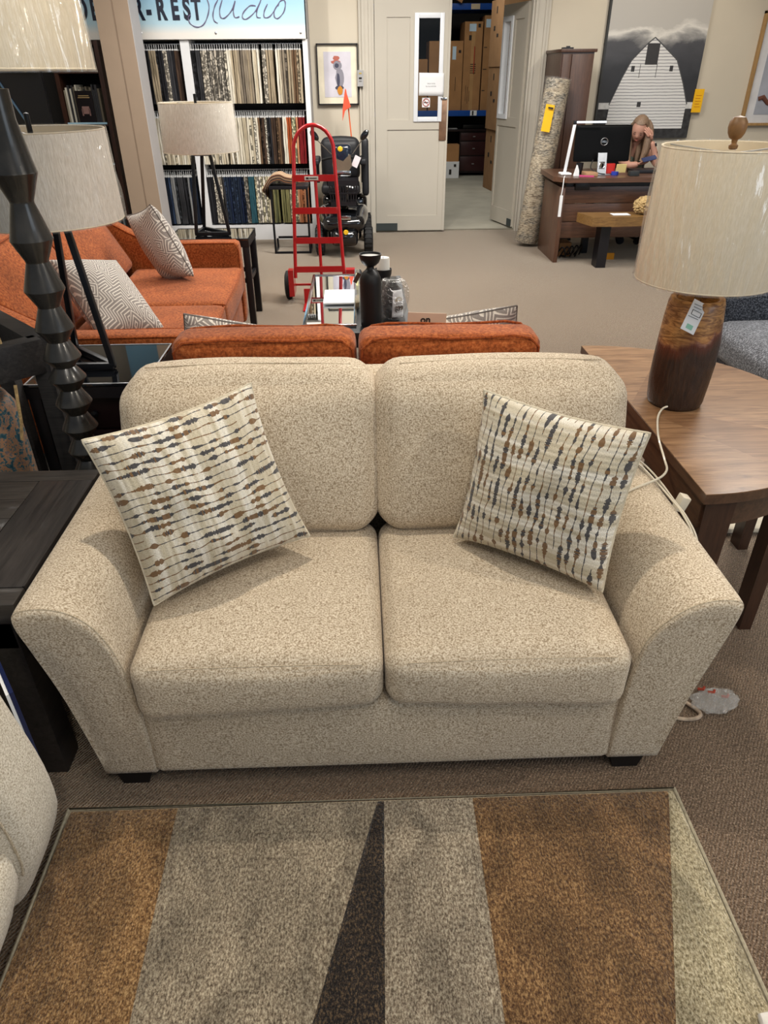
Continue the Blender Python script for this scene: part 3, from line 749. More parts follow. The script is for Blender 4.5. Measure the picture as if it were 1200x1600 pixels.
def shade(cx, cy, z0, z1, r0, r1, parent, mat, wrap=None, seed=0, local=False):
    B = (lambda mb, n, m, p, **k: lb(mb, n, m, p, **k)) if local else (lambda mb, n, m, p, **k: mb.build(n, m, p, **k))
    s = B(MB().lathe(cx, cy, [(r0, z0), (r0 + .0015, z0 + .006), (r1 + .0015, z1 - .006), (r1, z1), (r1 - .004, z1 - .001), (r0 - .004, z0 + .001), (r0, z0)], 64, cap=False), 'shade', mat, parent)
    B(MB().lathe(cx, cy, [(r0 - .0045, z0 + .004), (r1 - .0045, z1 - .004)], 64, cap=False), 'shade_lining', M_inner, s)
    t = MB()
    for zz, rr, nm in ((z0 + .002, r0, 'bottom_ring'), (z1 - .002, r1, 'top_ring')):
        g = MB(); g.tube([(cx + rr * math.cos(a), cy + rr * math.sin(a), zz) for a in [2 * PI * k / 48 for k in range(48)]], .0026, 6, True); B(g, nm, M_inner, s)
    for k in range(3):
        a = 2 * PI * k / 3 + 2.3; t.bar((cx, cy, z1 - .02), (cx + r1 * .985 * math.cos(a), cy + r1 * .985 * math.sin(a), z1 - .006), .004)
    B(t, 'spider_arms', M_silver, s)
    if wrap:
        mb = MB(); vs = []; fs = []; n = 320; m = 28; rw = random.Random(seed * 11 + 3)
        rid = [(rw.uniform(0, 2 * PI), rw.uniform(-.22, .22), rw.uniform(-.3, .6), rw.uniform(.25, .8), rw.uniform(.002, .0065), rw.uniform(.012, .03)) for _ in range(46)]
        for j in range(m + 1):
            f = j / m; z = z0 - .004 + (z1 - z0 + .008) * f; r = r0 + (r1 - r0) * f
            for k in range(n):
                a = 2 * PI * k / n
                q = mnoise.noise(Vector((math.cos(a) * 7 + seed, math.sin(a) * 7, f * 1.1))) * .0035 + abs(mnoise.noise(Vector((math.cos(a) * 4 + seed, math.sin(a) * 4 + 3, f * 2.3)))) * .004
                for ra, rs, rf, rl, rm, rwd in rid:
                    da = (a - ra - rs * f + PI) % (2 * PI) - PI
                    if abs(da) < .09 and rf < f < rf + rl: q += rm * math.exp(-(da / rwd) ** 2) * math.sin(PI * (f - rf) / rl) ** .5
                vs.append((cx + (r + .004 + q) * math.cos(a), cy + (r + .004 + q) * math.sin(a), z))
        for j in range(m):
            for k in range(n): fs.append((j * n + k, j * n + (k + 1) % n, (j + 1) * n + (k + 1) % n, (j + 1) * n + k))
        mb.add(vs, fs); B(mb, 'plastic_wrap', wrap, s)
    return s
shade(-.875, 2.0, 1.562, 1.90, .243, .225, tl, M_shade, M_wrap, 3)

# ---------------------------------------------------------------- charred wood lantern with rope and speckled vase
ln = thing('wooden_lantern', 'charred black wooden frame lantern with a rope handle behind the black end table', 'lantern', (-1.27, 2.13, 0))
Rz = Matrix.Rotation(.75, 3, 'Z'); C0 = Vector((-1.27, 2.13, 0)); hs = .20
def LC(x, y, z): return C0 + Rz @ Vector((x, y, 0)) + Vector((0, 0, z))
for z in (.825, .09):
    for k in range(4):
        a = ((-1, -1), (1, -1), (1, 1), (-1, 1))[k]; b = ((-1, -1), (1, -1), (1, 1), (-1, 1))[(k + 1) % 4]
        t = MB(); t.bar(LC(a[0] * hs, a[1] * hs, z), LC(b[0] * hs, b[1] * hs, z), .06, .105, bev=.004); t.build('beam', M_rustic, ln)
for a in ((-1, -1), (1, -1), (1, 1), (-1, 1)):
    t = MB(); t.bar(LC(a[0] * hs, a[1] * hs, .03), LC(a[0] * hs, a[1] * hs, .80), .055, bev=.004); t.build('post', M_rustic, ln)
t = MB(); t.bar(LC(-hs, 0, .02), LC(hs, 0, .02), .36, .03); t.build('base_board', M_rustic, ln)
rp = catmull([(-1.07, 2.06, .80), (-1.075, 2.06, .90), (-1.11, 2.08, 1.05), (-1.18, 2.12, 1.16), (-1.30, 2.16, 1.18), (-1.42, 2.18, 1.05), (-1.46, 2.18, .86)], 8)
t = MB(); t.tube(rp, .006, 8); t.build('rope_handle', plain('jute_rope', '#b99c6c', .9, var=.25, scale=120, bump=.6, bscale=300), ln)
t = MB(); t.tube([(-1.035, 2.0, .77), (-1.035, 1.985, .72), (-1.04, 1.98, .66), (-1.055, 1.98, .60)], .005, 8); t.build('rope_tail', MC['jute_rope'], ln)
vz = NT('verdigris'); n_ = vz.noise(vz.coord(), 48, 5, .75, .3)
vz.base(vz.ramp(n_, [(.38, '#1e4a5c'), (.47, '#47707a'), (.52, '#c08a5e'), (.6, '#8f7a70'), (.7, '#3d6577')])); vz.set(Roughness=.5); vz.bump(n_, .5, .003)
v_ = MB(); v_.lathe(-1.215, 2.10, [(.075, .040), (.100, .06), (.105, .16), (.105, .50), (.102, .66), (.08, .70), (.06, .71), (.055, .75), (.045, .75), (.045, .70)], 40)
# lying tilted inside the lantern, towards the viewer's right
vo = tag(v_.build('vase', vz.m), 'blue and copper speckled vase standing inside the charred wooden lantern', 'vase')

# ---------------------------------------------------------------- black glass end tables with A-frame lamps
def glass_table(name, label, cx, cy, w_, d_, h, drawer):
    th = thing(name, label, 'table', (cx, cy, 0))
    x0, x1, y0, y1 = cx - w_ / 2, cx + w_ / 2, cy - d_ / 2, cy + d_ / 2
    MB().box(x0, x1, y0, y1, h - .012, h, .003).build('glass_top', M_glassblk, th, False)
    t = MB()
    t.box(x0, x1, y0, y0 + .03, h - .055, h - .012); t.box(x0, x1, y1 - .03, y1, h - .055, h - .012)
    t.box(x0, x0 + .03, y0 + .03, y1 - .03, h - .055, h - .012); t.box(x1 - .03, x1, y0 + .03, y1 - .03, h - .055, h - .012)
    t.build('top_frame', M_black, th, False)
    t = MB()
    for a, b, c, d in ((x0, x1, y0, y0 + .006), (x0, x1, y1 - .006, y1), (x0, x0 + .006, y0 + .006, y1 - .006), (x1 - .006, x1, y0 + .006, y1 - .006)): t.box(a, b, c, d, h, h + .002)
    t.build('bevel_rim', M_silver if drawer else M_metalblk, th, False)
    for x in (x0 + .025, x1 - .025):
        for y in (y0 + .025, y1 - .025): MB().box(x - .022, x + .022, y - .022, y + .022, 0, h - .055, .003).build('leg', M_black, th)
    if drawer:
        MB().box(x0 + .05, x1 - .05, y0 + .05, y1 - .02, h - .34, h - .056).build('cabinet_box', plain('dark_mahogany', '#1d1012', .35), th, False)
        dr = MB().box(x0 + .055, x1 - .055, y0 + .035, y0 + .05, h - .19, h - .065, .002).build('drawer', MC['dark_mahogany'], th)
        MB().lathe(0, 0, [(.011, 0), (.014, .012), (.0, .018)], 14, M=Matrix.Translation((cx, y0 + .035, h - .13)) @ Matrix.Rotation(PI / 2, 4, 'X')).build('knob', M_metalblk, dr)
        MB().box(x0 + .055, x1 - .055, y0 + .035, y0 + .05, h - .33, h - .20, .002).build('drawer', MC['dark_mahogany'], th)
    else:
        t = MB(); t.box(x0 + .05, x1 - .05, y0 + .02, y0 + .04, .30, .33); t.box(x0 + .05, x1 - .05, y1 - .04, y1 - .02, .30, .33); t.box(x0 + .015, x0 + .035, y0 + .05, y1 - .05, .30, .33); t.box(x1 - .035, x1 - .015, y0 + .05, y1 - .05, .30, .33); t.build('stretcher', M_black, th, False)
    return th
glass_table('end_table', 'black glass-topped cabinet end table behind the left end of the cream loveseat', -1.01, 2.65, .44, .44, .60, True)
glass_table('end_table', 'black glass-topped end table beyond the far arm of the long rust sofa', -1.035, 5.26, .56, .40, .60, False)
al = thing('table_lamp', 'black A-frame table lamp with drum shade on the near glass end table', 'lamp', (-1.085, 2.68, .602))
tops = ((-.055, -.035), (.058, -.035), (-.010, .045)); feet = ((-.090, -.10), (.140, -.10), (-.075, .115))
for (a, b), (c, d) in zip(tops, feet):
    t = MB(); t.bar((a, b, .505), (c, d, .010), .021, .024, bev=.003); lb(t, 'leg', M_metalblk, al)
for q_ in range(3):
    p, q = feet[q_], feet[(q_ + 1) % 3]
    t = MB(); t.bar((p[0], p[1], .013), (q[0], q[1], .013), .022, .024, bev=.003); lb(t, 'base_bar', M_metalblk, al)
    p, q = tops[q_], tops[(q_ + 1) % 3]
    t = MB(); t.bar((p[0], p[1], .503), (q[0], q[1], .503), .022, .022, bev=.003); lb(t, 'top_bar', M_metalblk, al)
t = MB(); t.lathe(0, 0, [(.012, .505), (.012, .60)], 12); lb(t, 'socket_rod', M_metalblk, al)
t = MB(); t.lathe(0, 0, [(.007, .78), (.009, .79), (.009, .845), (.0, .848)], 12); lb(t, 'finial', M_metalblk, al)
shade(0, 0, .515, .80, .245, .235, al, M_shade2, M_wrap2, 1, True)
a2 = copy_tree(al, None, 'black A-frame table lamp with drum shade on the far glass end table', None, Matrix.Translation((-1.035, 5.27, .602)))
al['group'] = a2['group'] = 'A-frame table lamps'
# a third, floor standing lamp just inside the left edge
fl = thing('floor_lamp', 'tapered pale shade floor lamp at the left edge behind the hourglass stem', 'lamp', (-1.885, 3.35, 0))
MB().lathe(-1.885, 3.35, [(.13, 0), (.13, .015), (.02, .03), (.011, .05), (.011, 1.3)], 24).build('pole', M_metalblk, fl)
shade(-1.885, 3.35, .985, 1.28, .23, .15, fl, M_shade, M_wrap, 8)

# ---------------------------------------------------------------- walnut demilune table at right
wt = thing('side_table', 'walnut half-round side table beside the right arm of the cream loveseat', 'table', (1.15, 2.16, 0))
cx, cy, rr = .907, 2.16, .602
arc = [(cx + rr * math.cos(a), cy + rr * math.sin(a)) for a in [-PI / 2 + .05 + (PI - .1) * k / 40 for k in range(41)]]
poly = arc + [(cx, cy + rr), (cx, cy - rr)]
# top: sunburst veneer leaves
MB().prism(poly, .568, .596, 'z').build('top_core', M_walnut2, wt, False)
for k in range(6):
    a0 = -PI / 2 + PI * k / 6; a1 = a0 + PI / 6
    pts = [(cx + .002, cy)] + [(cx + (rr - .002) * math.cos(a0 + (a1 - a0) * q / 8), cy + (rr - .002) * math.sin(a0 + (a1 - a0) * q / 8)) for q in range(9)]
    nm = 'veneer_%d' % k
    if nm not in MC:
        tt = NT(nm); v = tt.coord(scale=(1, 9, 9), rot=(0, 0, -(a0 + a1) / 2 + (PI / 2 if 0 else 0)))
        f = tt.noise(v, 6, 5, .6, .7); lite = ('#9f7b59', '#8f6b4b', '#a78361')[k % 3]
        tt.base(tt.ramp(f, [(.28, '#67482f'), (.7, lite)])); tt.set(Roughness=.32, Coat_Weight=.25, Coat_Roughness=.2); tt.bump(f, .08, .001); MC[nm] = tt.m
    MB().prism(pts, .596, .5985, 'z').build('veneer_leaf', MC[nm], wt, False)
ap = MB(); n = 40; vs = []; fs = []
for k in range(n + 1):
    a = -PI / 2 + .09 + (PI - .18) * k / n
    for r_, z in ((rr - .03, .568), (rr - .03, .475), (rr - .05, .475), (rr - .05, .568)): vs.append((cx + r_ * math.cos(a), cy + r_ * math.sin(a), z))
for k in range(n):
    for q in range(4): fs.append((k * 4 + q, k * 4 + (q + 1) % 4, k * 4 + 4 + (q + 1) % 4, k * 4 + 4 + q))
ap.add(vs, fs); ap.box(cx + .012, cx + .03, cy - rr + .03, cy + rr - .03, .475, .568); ap.build('apron', M_walnut2, wt, True, 30)
for x, y, wx, wy in ((.967, 1.612, .085, .07), (1.235, 1.715, .05, .06), (.967, 2.708, .085, .07), (1.44, 2.16, .05, .06), (1.235, 2.60, .05, .06)):
    MB().prism([(x - wx / 2, .566), (x + wx / 2, .566), (x + wx / 2.6, 0), (x - wx / 2.6, 0)], y - wy / 2, y + wy / 2).build('leg', M_walnut_leg, wt, False)

# log lamp
lg = thing('table_lamp', 'log-base table lamp with wooden ball finial and plastic-wrapped shade on the walnut table', 'lamp', (1.06, 2.17, .5985))
tt = NT('log_wood'); v = tt.coord(); sp = tt.n('ShaderNodeSeparateXYZ'); tt.l(v, sp.inputs[0])
n1 = tt.noise(tt.coord(scale=(3, 3, 1)), 3.5, 3, .6); gr = tt.noise(tt.coord(scale=(3, 3, 12)), 5, 5, .6, 2); bk = tt.noise(tt.coord(scale=(14, 14, 2)), 8, 4, .7)
hgt = tt.math('ADD', sp.outputs[2], tt.math('MULTIPLY', tt.math('SUBTRACT', n1, .5), .13))
hgt = tt.math('SUBTRACT', hgt, tt.math('MULTIPLY', sp.outputs[0], .35))
light = tt.ramp(gr, [(.38, '#7a4e28'), (.6, '#c79458')]); dark = tt.ramp(bk, [(.3, '#1b100b'), (.7, '#40291c')])
zone = tt.ramp(hgt, [(.232, (0, 0, 0, 1)), (.246, (1, 1, 1, 1))]); rim = tt.ramp(hgt, [(.195, (0, 0, 0, 1)), (.232, (1, 1, 1, 1)), (.242, (1, 1, 1, 1)), (.27, (0, 0, 0, 1))])
tt.base(tt.mix(tt.math('MULTIPLY', rim, .55), tt.mix(zone, dark, light), lin('#6b2f16'))); tt.set(Roughness=.42, Coat_Weight=.2)
tt.bump(tt.math('ADD', tt.math('MULTIPLY', bk, tt.math('SUBTRACT', 1, zone)), tt.math('MULTIPLY', gr, .15)), .8, .006)
prof = [(.080, 0), (.086, .006), (.090, .02), (.096, .08), (.098, .15), (.096, .22), (.091, .29), (.085, .34), (.081, .353), (.076, .356), (.064, .352), (.060, .33), (.058, .20), (.0, .20)]
lb(MB().lathe(0, 0, prof, 64, wob=.05), 'log_body', tt.m, lg, angle=60)
t = MB(); t.lathe(0, 0, [(.012, .20), (.012, .60)], 14); lb(t, 'stem_rod', M_chrome, lg)
t = MB(); t.lathe(0, 0, [(.008, .765), (.012, .768), (.0125, .776), (.007, .781), (.0085, .79), (.016, .794), (.0225, .806), (.0250, .820), (.0235, .834), (.016, .845), (.0, .849)], 28); lb(t, 'finial', plain('oak_finial', '#7c5a36', .5, var=.2, scale=40), lg)
shade(0, 0, .408, .775, .200, .190, lg, M_shade, M_wrap, 5, True)
tg = thing('price_tag', 'white hanging price tag with green print on the rim of the log lamp', 'tag', (1.02, 2.075, .93))
Mt = Matrix.Rotation(.45, 3, 'Y') @ Matrix.Rotation(-.35, 3, 'X')
TC = Vector((1.015, 2.076, .918))
MB().obox(TC, (.050, .0015, .095), Mt).build('card', M_paper, tg, False)
t = MB()
for a, b in (((-.018, .034), (.020, .037)), ((-.016, .026), (.012, .028)), ((-.014, .004), (.018, .004)), ((-.014, .004), (-.014, .018)), ((.018, .004), (.018, .018)), ((-.014, .018), (.018, .018)), ((-.020, -.004), (.016, -.002))):
    t.bar(TC + Mt @ Vector((a[0], -.0015, a[1])), TC + Mt @ Vector((b[0], -.0015, b[1])), .0016, .001)
t.build('handwriting', M_print, tg, False)
MB().obox(TC + Mt @ Vector((0, -.0014, -.032)), (.022, .001, .014), Mt).build('green_mark', plain('green_print', '#8cc0aa', .7), tg, False)

# cords
tt = plain('clear_cord', '#cfc6b2', .3, coat=.4)
cb = MB(); cb.tube(catmull([(1.005, 2.095, .616), (.985, 2.085, .612), (.958, 2.045, .603), (.925, 1.96, .602), (.896, 1.87, .604), (.878, 1.77, .59), (.855, 1.70, .60), (.825, 1.655, .605), (.79, 1.625, .608), (.74, 1.61, .597), (.70, 1.60, .583)], 8), .0033, 8)
tag(cb.build('lamp_cord', tt), 'clear cord running from the log lamp over the table edge onto the loveseat arm', 'cord')
cb = MB(); cb.tube(catmull([(.775, 1.80, .592), (.790, 1.72, .599), (.800, 1.63, .599), (.806, 1.54, .598), (.812, 1.48, .592), (.824, 1.42, .560), (.832, 1.38, .50), (.835, 1.38, .3), (.85, 1.4, .01)], 8), .0026, 8)
cb.tube(catmull([(.783, 1.80, .600), (.800, 1.71, .604), (.812, 1.63, .598), (.818, 1.54, .590), (.822, 1.47, .585), (.832, 1.41, .55), (.84, 1.37, .45), (.845, 1.38, .2), (.86, 1.4, .01)], 8), .0026, 8)
tag(cb.build('cord_bundle', tt), 'pair of twisted clear cords lying along the outer edge of the right loveseat arm', 'cord')
tag(MB().obox((.868, 1.60, .55), (.025, .03, .045), Matrix.Rotation(.3, 3, 'Y'), .003).build('plug_adapter', plain('ivory_plastic', '#dcd3bf', .4)), 'small ivory plug adapter hanging between the right loveseat arm and the walnut table', 'plug')

# plastic bag on the floor and the strap beside it
bm = bmesh.new(); bmesh.ops.create_icosphere(bm, subdivisions=4, radius=1)
for q in bm.verts:
    p = q.co; k = 1 + .28 * mnoise.noise(p * 2.1) + .16 * mnoise.noise(p * 5.5)
    q.co = Vector((.988 + p.x * .062 * k + .02 * p.y, 1.368 + p.y * .042 * k - .25 * p.x * .03, .024 + p.z * .022 * k))
pb = thing('plastic_bag', 'crumpled clear plastic bag with red bits on the carpet right of the loveseat', 'bag', (.99, 1.37, 0))
MB().bm(bm).build('film', m_clear('bag_film', refl=.6, rough=.12, wr=1, scale=22, haze=.16), pb)
for k, (x, y, z) in enumerate(((.962, 1.40, .038), (.985, 1.385, .04), (1.02, 1.372, .035))):
    t = MB(); t.tube([(x - .012, y, z), (x, y - .008, z + .006), (x + .008, y + .004, z + .002)], .004, 6); t.build('red_scrap', M_redprint, pb)
cb = MB(); cb.tube(catmull([(.86, 1.325, .006), (.895, 1.318, .006), (.925, 1.322, .007), (.938, 1.338, .007), (.925, 1.362, .008), (.905, 1.385, .008), (.87, 1.40, .008)], 6), .0055, 8)
tag(cb.build('webbing_strap', plain('tan_strap', '#bda994', .8, var=.2, scale=40)), 'loop of tan strap on the carpet beside the clear plastic bag', 'strap')
tag(MB().cushion(1.30, 2.3, 2.23, 2.68, .002, .03, .012, (0, 0, .002), 8).build('fleece_rug', plain('ivory_fleece', '#d9cfba', .95, var=.06, scale=50, bump=.5)), 'ivory fleece rug on the floor under the walnut table', 'rug')

# charcoal sofa at right edge
gs = thing('sofa', 'charcoal tweed sofa cut off by the right edge behind the walnut table', 'sofa', (2.5, 3.35, 0))
MB().cushion(1.86, 3.2, 2.72, 3.62, .06, .30, .04, (.01, .01, 0), 12).build('base', M_greytweed, gs)
MB().cushion(1.80, 3.1, 2.70, 3.50, .30, .475, .06, (.015, .012, .02), 16).build('seat_cushion', M_greytweed, gs)
MB().cushion(1.86, 3.2, 3.52, 3.78, .06, .62, .05, (0, .01, 0), 12).build('back', M_greytweed, gs)
MB().box(1.78, 1.86, 3.50, 3.58, 0, .64, .006).build('corner_post', M_walnut_leg, gs)
for x in (1.9, 3.1): MB().box(x - .03, x + .03, 2.76, 2.82, 0, .065).build('foot', M_foot, gs, False)

# ---------------------------------------------------------------- coffee table and what stands on it
ct = thing('coffee_table', 'black coffee table beyond the rust loveseat, holding the black vase', 'table', (-.02, 4.05, 0))
MB().box(-.30, .265, 3.45, 4.60, .42, .448, .004).build('top', plain('graphite_top', '#25272a', .3), ct)
t = MB(); t.box(-.27, .24, 3.48, 3.50, .36, .42); t.box(-.27, .24, 4.55, 4.57, .36, .42); t.box(-.27, -.25, 3.5, 4.55, .36, .42); t.box(.22, .24, 3.5, 4.55, .36, .42); t.build('apron', M_black, ct, False)
for x in (-.255, .225):
    for y in (3.5, 4.55): MB().box(x - .02, x + .02, y - .02, y + .02, 0, .37).build('leg', M_black, ct, False)
MB().box(.235, .262, 3.455, 4.595, .448, .4505).build('inlay_strip', plain('grey_strip', '#5a5d60', .4), ct, False)
tr = thing('serving_tray', 'shiny reflective tray with silver rim on the left half of the coffee table', 'tray', (-.16, 4.05, .448))
MB().box(-.285, -.03, 3.55, 4.585, .449, .460).build('mirror_plate', M_mirror, tr, False)
t = MB()
for a, b, c, d in ((-.298, -.280, 3.54, 4.598), (-.035, -.020, 3.54, 4.598), (-.298, -.02, 4.580, 4.598), (-.298, -.02, 3.535, 3.55)): t.box(a, b, c, d, .449, .466, .004)
t.build('rim', M_chrome, tr)
sg = thing('sign_holder', 'clear acrylic sign holder with a blank white card on the shiny tray', 'sign holder', (-.10, 4.05, .466))
MB().box(-.205, -.03, 3.90, 4.18, .467, .475).build('card', M_paper, sg, False)
MB().box(-.03, .0, 3.80, 4.58, .467, .50).build('acrylic_block', M_acryl, sg, False)
MB().box(-.026, -.006, 3.84, 4.0, .4675, .490).build('cork_insert', plain('cork', '#8a7558', .9, var=.3, scale=60), sg, False)
MB().box(-.022, -.008, 4.2, 4.5, .4675, .492).build('yellow_insert', plain('soft_yellow', '#d8cc86', .8), sg, False)
vs_ = thing('vase', 'matte black bottle vase with round shoulders on the coffee table', 'vase', (.055, 3.56, .45))
M_matte = plain('matte_black', '#141416', .45)
MB().lathe(.055, 3.56, [(.047, .4505), (.052, .455), (.054, .48), (.054, .665), (.051, .692), (.040, .716), (.024, .730), (.018, .738), (.018, .746), (0, .746)], 40).build('body', M_matte, vs_)
MB().obox((-.012, 3.52, .70), (.02, .003, .05), Matrix.Rotation(.5, 3, 'Y')).build('hang_tag', plain('brown_tag', '#4a3428', .7), vs_, False)
bw = thing('bowl', 'small black bowl with a pale inside resting on top of the black bottle vase', 'bowl', (.055, 3.56, .746))
MB().lathe(.055, 3.56, [(.016, .7465), (.027, .750), (.043, .764), (.052, .784), (.055, .805), (.051, .805), (.046, .786), (.036, .772), (0, .766)], 36).build('shell', M_matte, bw)
MB().lathe(.055, 3.56, [(0, .793), (.0495, .795)], 36, cap=False).build('pale_filling', plain('pale_wax', '#c9c8c4', .5), bw)
ch = thing('candle_holder', 'black goblet candle holder behind the bottle vase on the coffee table', 'candle holder', (.130, 3.9, .45))
MB().lathe(.130, 3.9, [(.042, .4505), (.042, .456), (.014, .464), (.011, .56), (.018, .586), (.036, .602), (.045, .628), (.047, .655), (.043, .655), (.039, .638), (0, .622)], 32).build('cup', M_matte, ch)
cd = thing('pillar_candle', 'white pillar candle standing in the black goblet holder', 'candle', (.130, 3.9, .622))
MB().lathe(.130, 3.9, [(.035, .6235), (.035, .706), (.032, .714), (.012, .711), (0, .708)], 28).build('wax', plain('white_wax', '#ece8de', .45), cd)
MB().lathe(.130, 3.9, [(.0015, .708), (.0015, .718)], 6).build('wick', M_print, cd)
pk = thing('round_vase', 'small round black vase in clear plastic with a white price label, beside the bottle vase', 'vase', (.175, 3.68, .45))
MB().lathe(.168, 3.70, [(.03, .4505), (.045, .47), (.056, .52), (.056, .56), (.045, .60), (.025, .622), (.020, .64), (.014, .64), (0, .60)], 32).build('body', M_matte, pk)
LP = []
for q in range(13):
    f = q / 12; ang = -.35 + .1 * f; z = .470 + .135 * f; r_ = .063 - .012 * max(0, f - .6)
    LP.append((Vector((.168, 3.70, z)), r_))
vs = []; fs = []
for q, (c_, r_) in enumerate(LP):
    for i in range(7):
        a = -PI / 2 - .05 + .16 * i + .10 * (q / 12); k = r_ + .008 * math.sin(q / 12 * PI) - (.0 if q > 2 else -.012 * (3 - q) / 3)
        vs.append(c_ + Vector((k * math.cos(a), k * math.sin(a), 0)))
for q in range(12):
    for i in range(6): fs.append((q * 7 + i, q * 7 + i + 1, q * 7 + i + 8, q * 7 + i + 7))
t = MB(); t.add(vs, fs); lbp = t.build('price_label', M_paper, pk); lbp.modifiers.new('s', 'SOLIDIFY').thickness = .0008
la = -PI / 2 + .48; lr = Vector((-math.sin(la), math.cos(la), 0)); lo = Vector((.168 + .0735 * math.cos(la), 3.70 + .0735 * math.sin(la), 0))
text_mesh('$39', .032, lo + Vector((0, 0, .503)), lr, (0, 0, 1), .0018).build('price', M_print, pk, False)
for zz in (.535, .492): text_mesh('- - - -', .016, lo + Vector((0, 0, zz)), lr, (0, 0, 1), .0006).build('small_print', M_print, pk, False)
t = MB(); q = lo + Vector((0, 0, .555)); t.tube([q + lr * -.02, q + lr * -.013 + Vector((0, 0, .010)), q + Vector((0, 0, .018)), q + lr * .013 + Vector((0, 0, .010)), q + lr * .02, q + lr * -.02], .0014, 5); t.build('house_mark', plain('gold_print', '#b9a04a', .5), pk)
MB().lathe(.170, 3.69, [(.062, .455), (.078, .50), (.080, .56), (.074, .61), (.060, .645), (.03, .655)], 32, cap=False, wob=.25).build('plastic_film', m_clear('label_film', refl=.5, rough=.08, wr=.9, scale=12, haze=.03), pk)

# ---------------------------------------------------------------- fabric display wall
fw = thing('display_unit', 'white framed display wall unit with three hanging rails of fabric samples', 'display unit', (-1.3, 8.35, 0))
MB().box(-2.24, -.455, 8.50, 8.545, 0, 1.84).build('back_panel', plain('unit_back', '#141417', .8), fw, False)
for a, b in ((-.50, -.452), (-1.685, -1.598), (-2.24, -2.20)): MB().box(a, b, 8.19, 8.50, 0, 1.84).build('post', M_white, fw, False)
MB().box(-.452, -.447, 8.195, 8.545, 0, 2.3).build('side_panel', plain('cool_grey_panel', '#a9a7a6', .7), fw, False)
for a, b in ((-1.598, -.50), (-2.20, -1.685)):
    MB().box(a, b, 8.20, 8.50, 0, .155).build('plinth', M_white, fw, False)
    for z in (1.30, .735, .157): MB().box(a, b, 8.42, 8.50, z - .03, z).build('shelf_edge', MC['unit_back'], fw, False)
    for z in (1.81, 1.235, .690):
        t = MB(); t.bar((a, 8.33, z), (b, 8.33, z), .008, .008); t.build('rail', M_silver, fw, False)
pal = {'black': ('#1d1d21', '#2a2a2e', '#3a3a3d'), 'cream': ('#ddd5c2', '#cfc6b0', '#e6e0d0', '#c5b9a0'), 'taupe': ('#8d8170', '#a3947c', '#746a5e', '#b5a68c'), 'brown': ('#4b3a2e', '#3a2c24', '#6b543f'),
       'patterned': ('#bdb4a4', '#8f897f', '#d0c8b8'), 'rust': ('#a5512c', '#b9683d'), 'red': ('#7c1f22', '#5e1a1e', '#9a2a2a'), 'navy': ('#1c2740', '#222c3c', '#18202f', '#33415a'), 'grey': ('#5d6064', '#8b8c8c', '#44474c'),
       'teal': ('#2e5560', '#3f6f73'), 'floral': ('#d8cfae', '#c7c9a0', '#e0d8c8'), 'olive': ('#6c6a45', '#7e7a52', '#56583c'), 'coral': ('#c98d68', '#b6744e', '#d7b490')}
def swm(h, pat):
    nm = 'swatch_%s_%d' % (h, pat)
    if nm in MC: return MC[nm]
    t = NT(nm); c = lin(h); oi = t.n('ShaderNodeObjectInfo'); va = t.n('ShaderNodeVectorMath', operation='ADD'); cs = t.n('ShaderNodeVectorMath', operation='SCALE'); cs.inputs[0].default_value = (31, 17, 53)
    t.l(oi.outputs['Random'], cs.inputs['Scale']); t.l(t.coord(scale=(1, 1, .2 if pat == 0 else 1)), va.inputs[0]); t.l(cs.outputs[0], va.inputs[1])
    n_ = t.noise(va.outputs[0], 60 if pat == 0 else random.choice((30, 45, 70)), 2)
    if pat: t.base(t.ramp(n_, [(.47, tuple(x * .25 for x in c[:3]) + (1,)), (.53, c)], 'CONSTANT'))
    else: t.base(t.ramp(n_, [(.3, tuple(x * .8 for x in c[:3]) + (1,)), (.7, c)]))
    t.set(Roughness=.9, Specular_IOR_Level=.2); MC[nm] = t.m; return t.m
M_clip = plain('hanger_clip', '#d5d6d6', .4)
sw_mesh = {}
def swatch(x, z_rail, drop, fam, row, bay):
    h = random.choice(pal[fam]); pat = 1 if (fam in ('patterned', 'floral') or random.random() < .10) else 0
    key = (h, pat, random.randint(0, 2), drop)
    if key not in sw_mesh:
        mb = MB(); vs = []; fs = []; r2 = random.Random(str(key)); m = 5; wd = .0095
        for j in range(m + 1):
            f = j / m; z = -.055 - drop * f; o = r2.uniform(-.0025, .0025)
            vs += [(-wd + o, -.135 + r2.uniform(-.006, .006), z), (wd + o, -.135 + r2.uniform(-.006, .006), z), (wd, .10, z), (-wd, .10, z)]
        for j in range(m):
            for k in range(4): fs.append((j * 4 + k, j * 4 + (k + 1) % 4, j * 4 + 4 + (k + 1) % 4, j * 4 + 4 + k))
        fs += [(0, 1, 2, 3), tuple(m * 4 + k for k in (3, 2, 1, 0))]
        mb.add(vs, fs); mb.cur = 1
        mb.box(-.008, .008, -.13, .10, -.058, -.044); mb.box(-.002, .002, -.006, .006, -.046, .006); mb.box(-.0015, .0015, -.12, -.112, -.05, -.005)
        o = mb.build('fabric_sample', [swm(h, pat), M_clip], None, False); sw_mesh[key] = o.data
    else: o = bpy.data.objects.new('fabric_sample', sw_mesh[key]); COL.objects.link(o)
    o.matrix_basis = Matrix.Translation((x, 8.33, z_rail)) @ Matrix.Rotation(random.uniform(-.015, .015), 4, 'Z')
    wide = bay.startswith('wide'); fx = (x + 1.585) / 1.07 if wide else (x + 2.17) / .47
    pos = ('near left post', 'left of centre', 'right of centre', 'near right post')[max(0, min(3, int(fx * 4)))]
    art = 'patterned ' if pat and fam not in ('patterned',) else ''
    return tag(o, '%s%s fabric sample on the %s rail of the %s bay, %s' % (art, fam if fam != 'patterned' else 'patterned beige', row, bay, pos), 'fabric sample', 'hanging fabric samples')
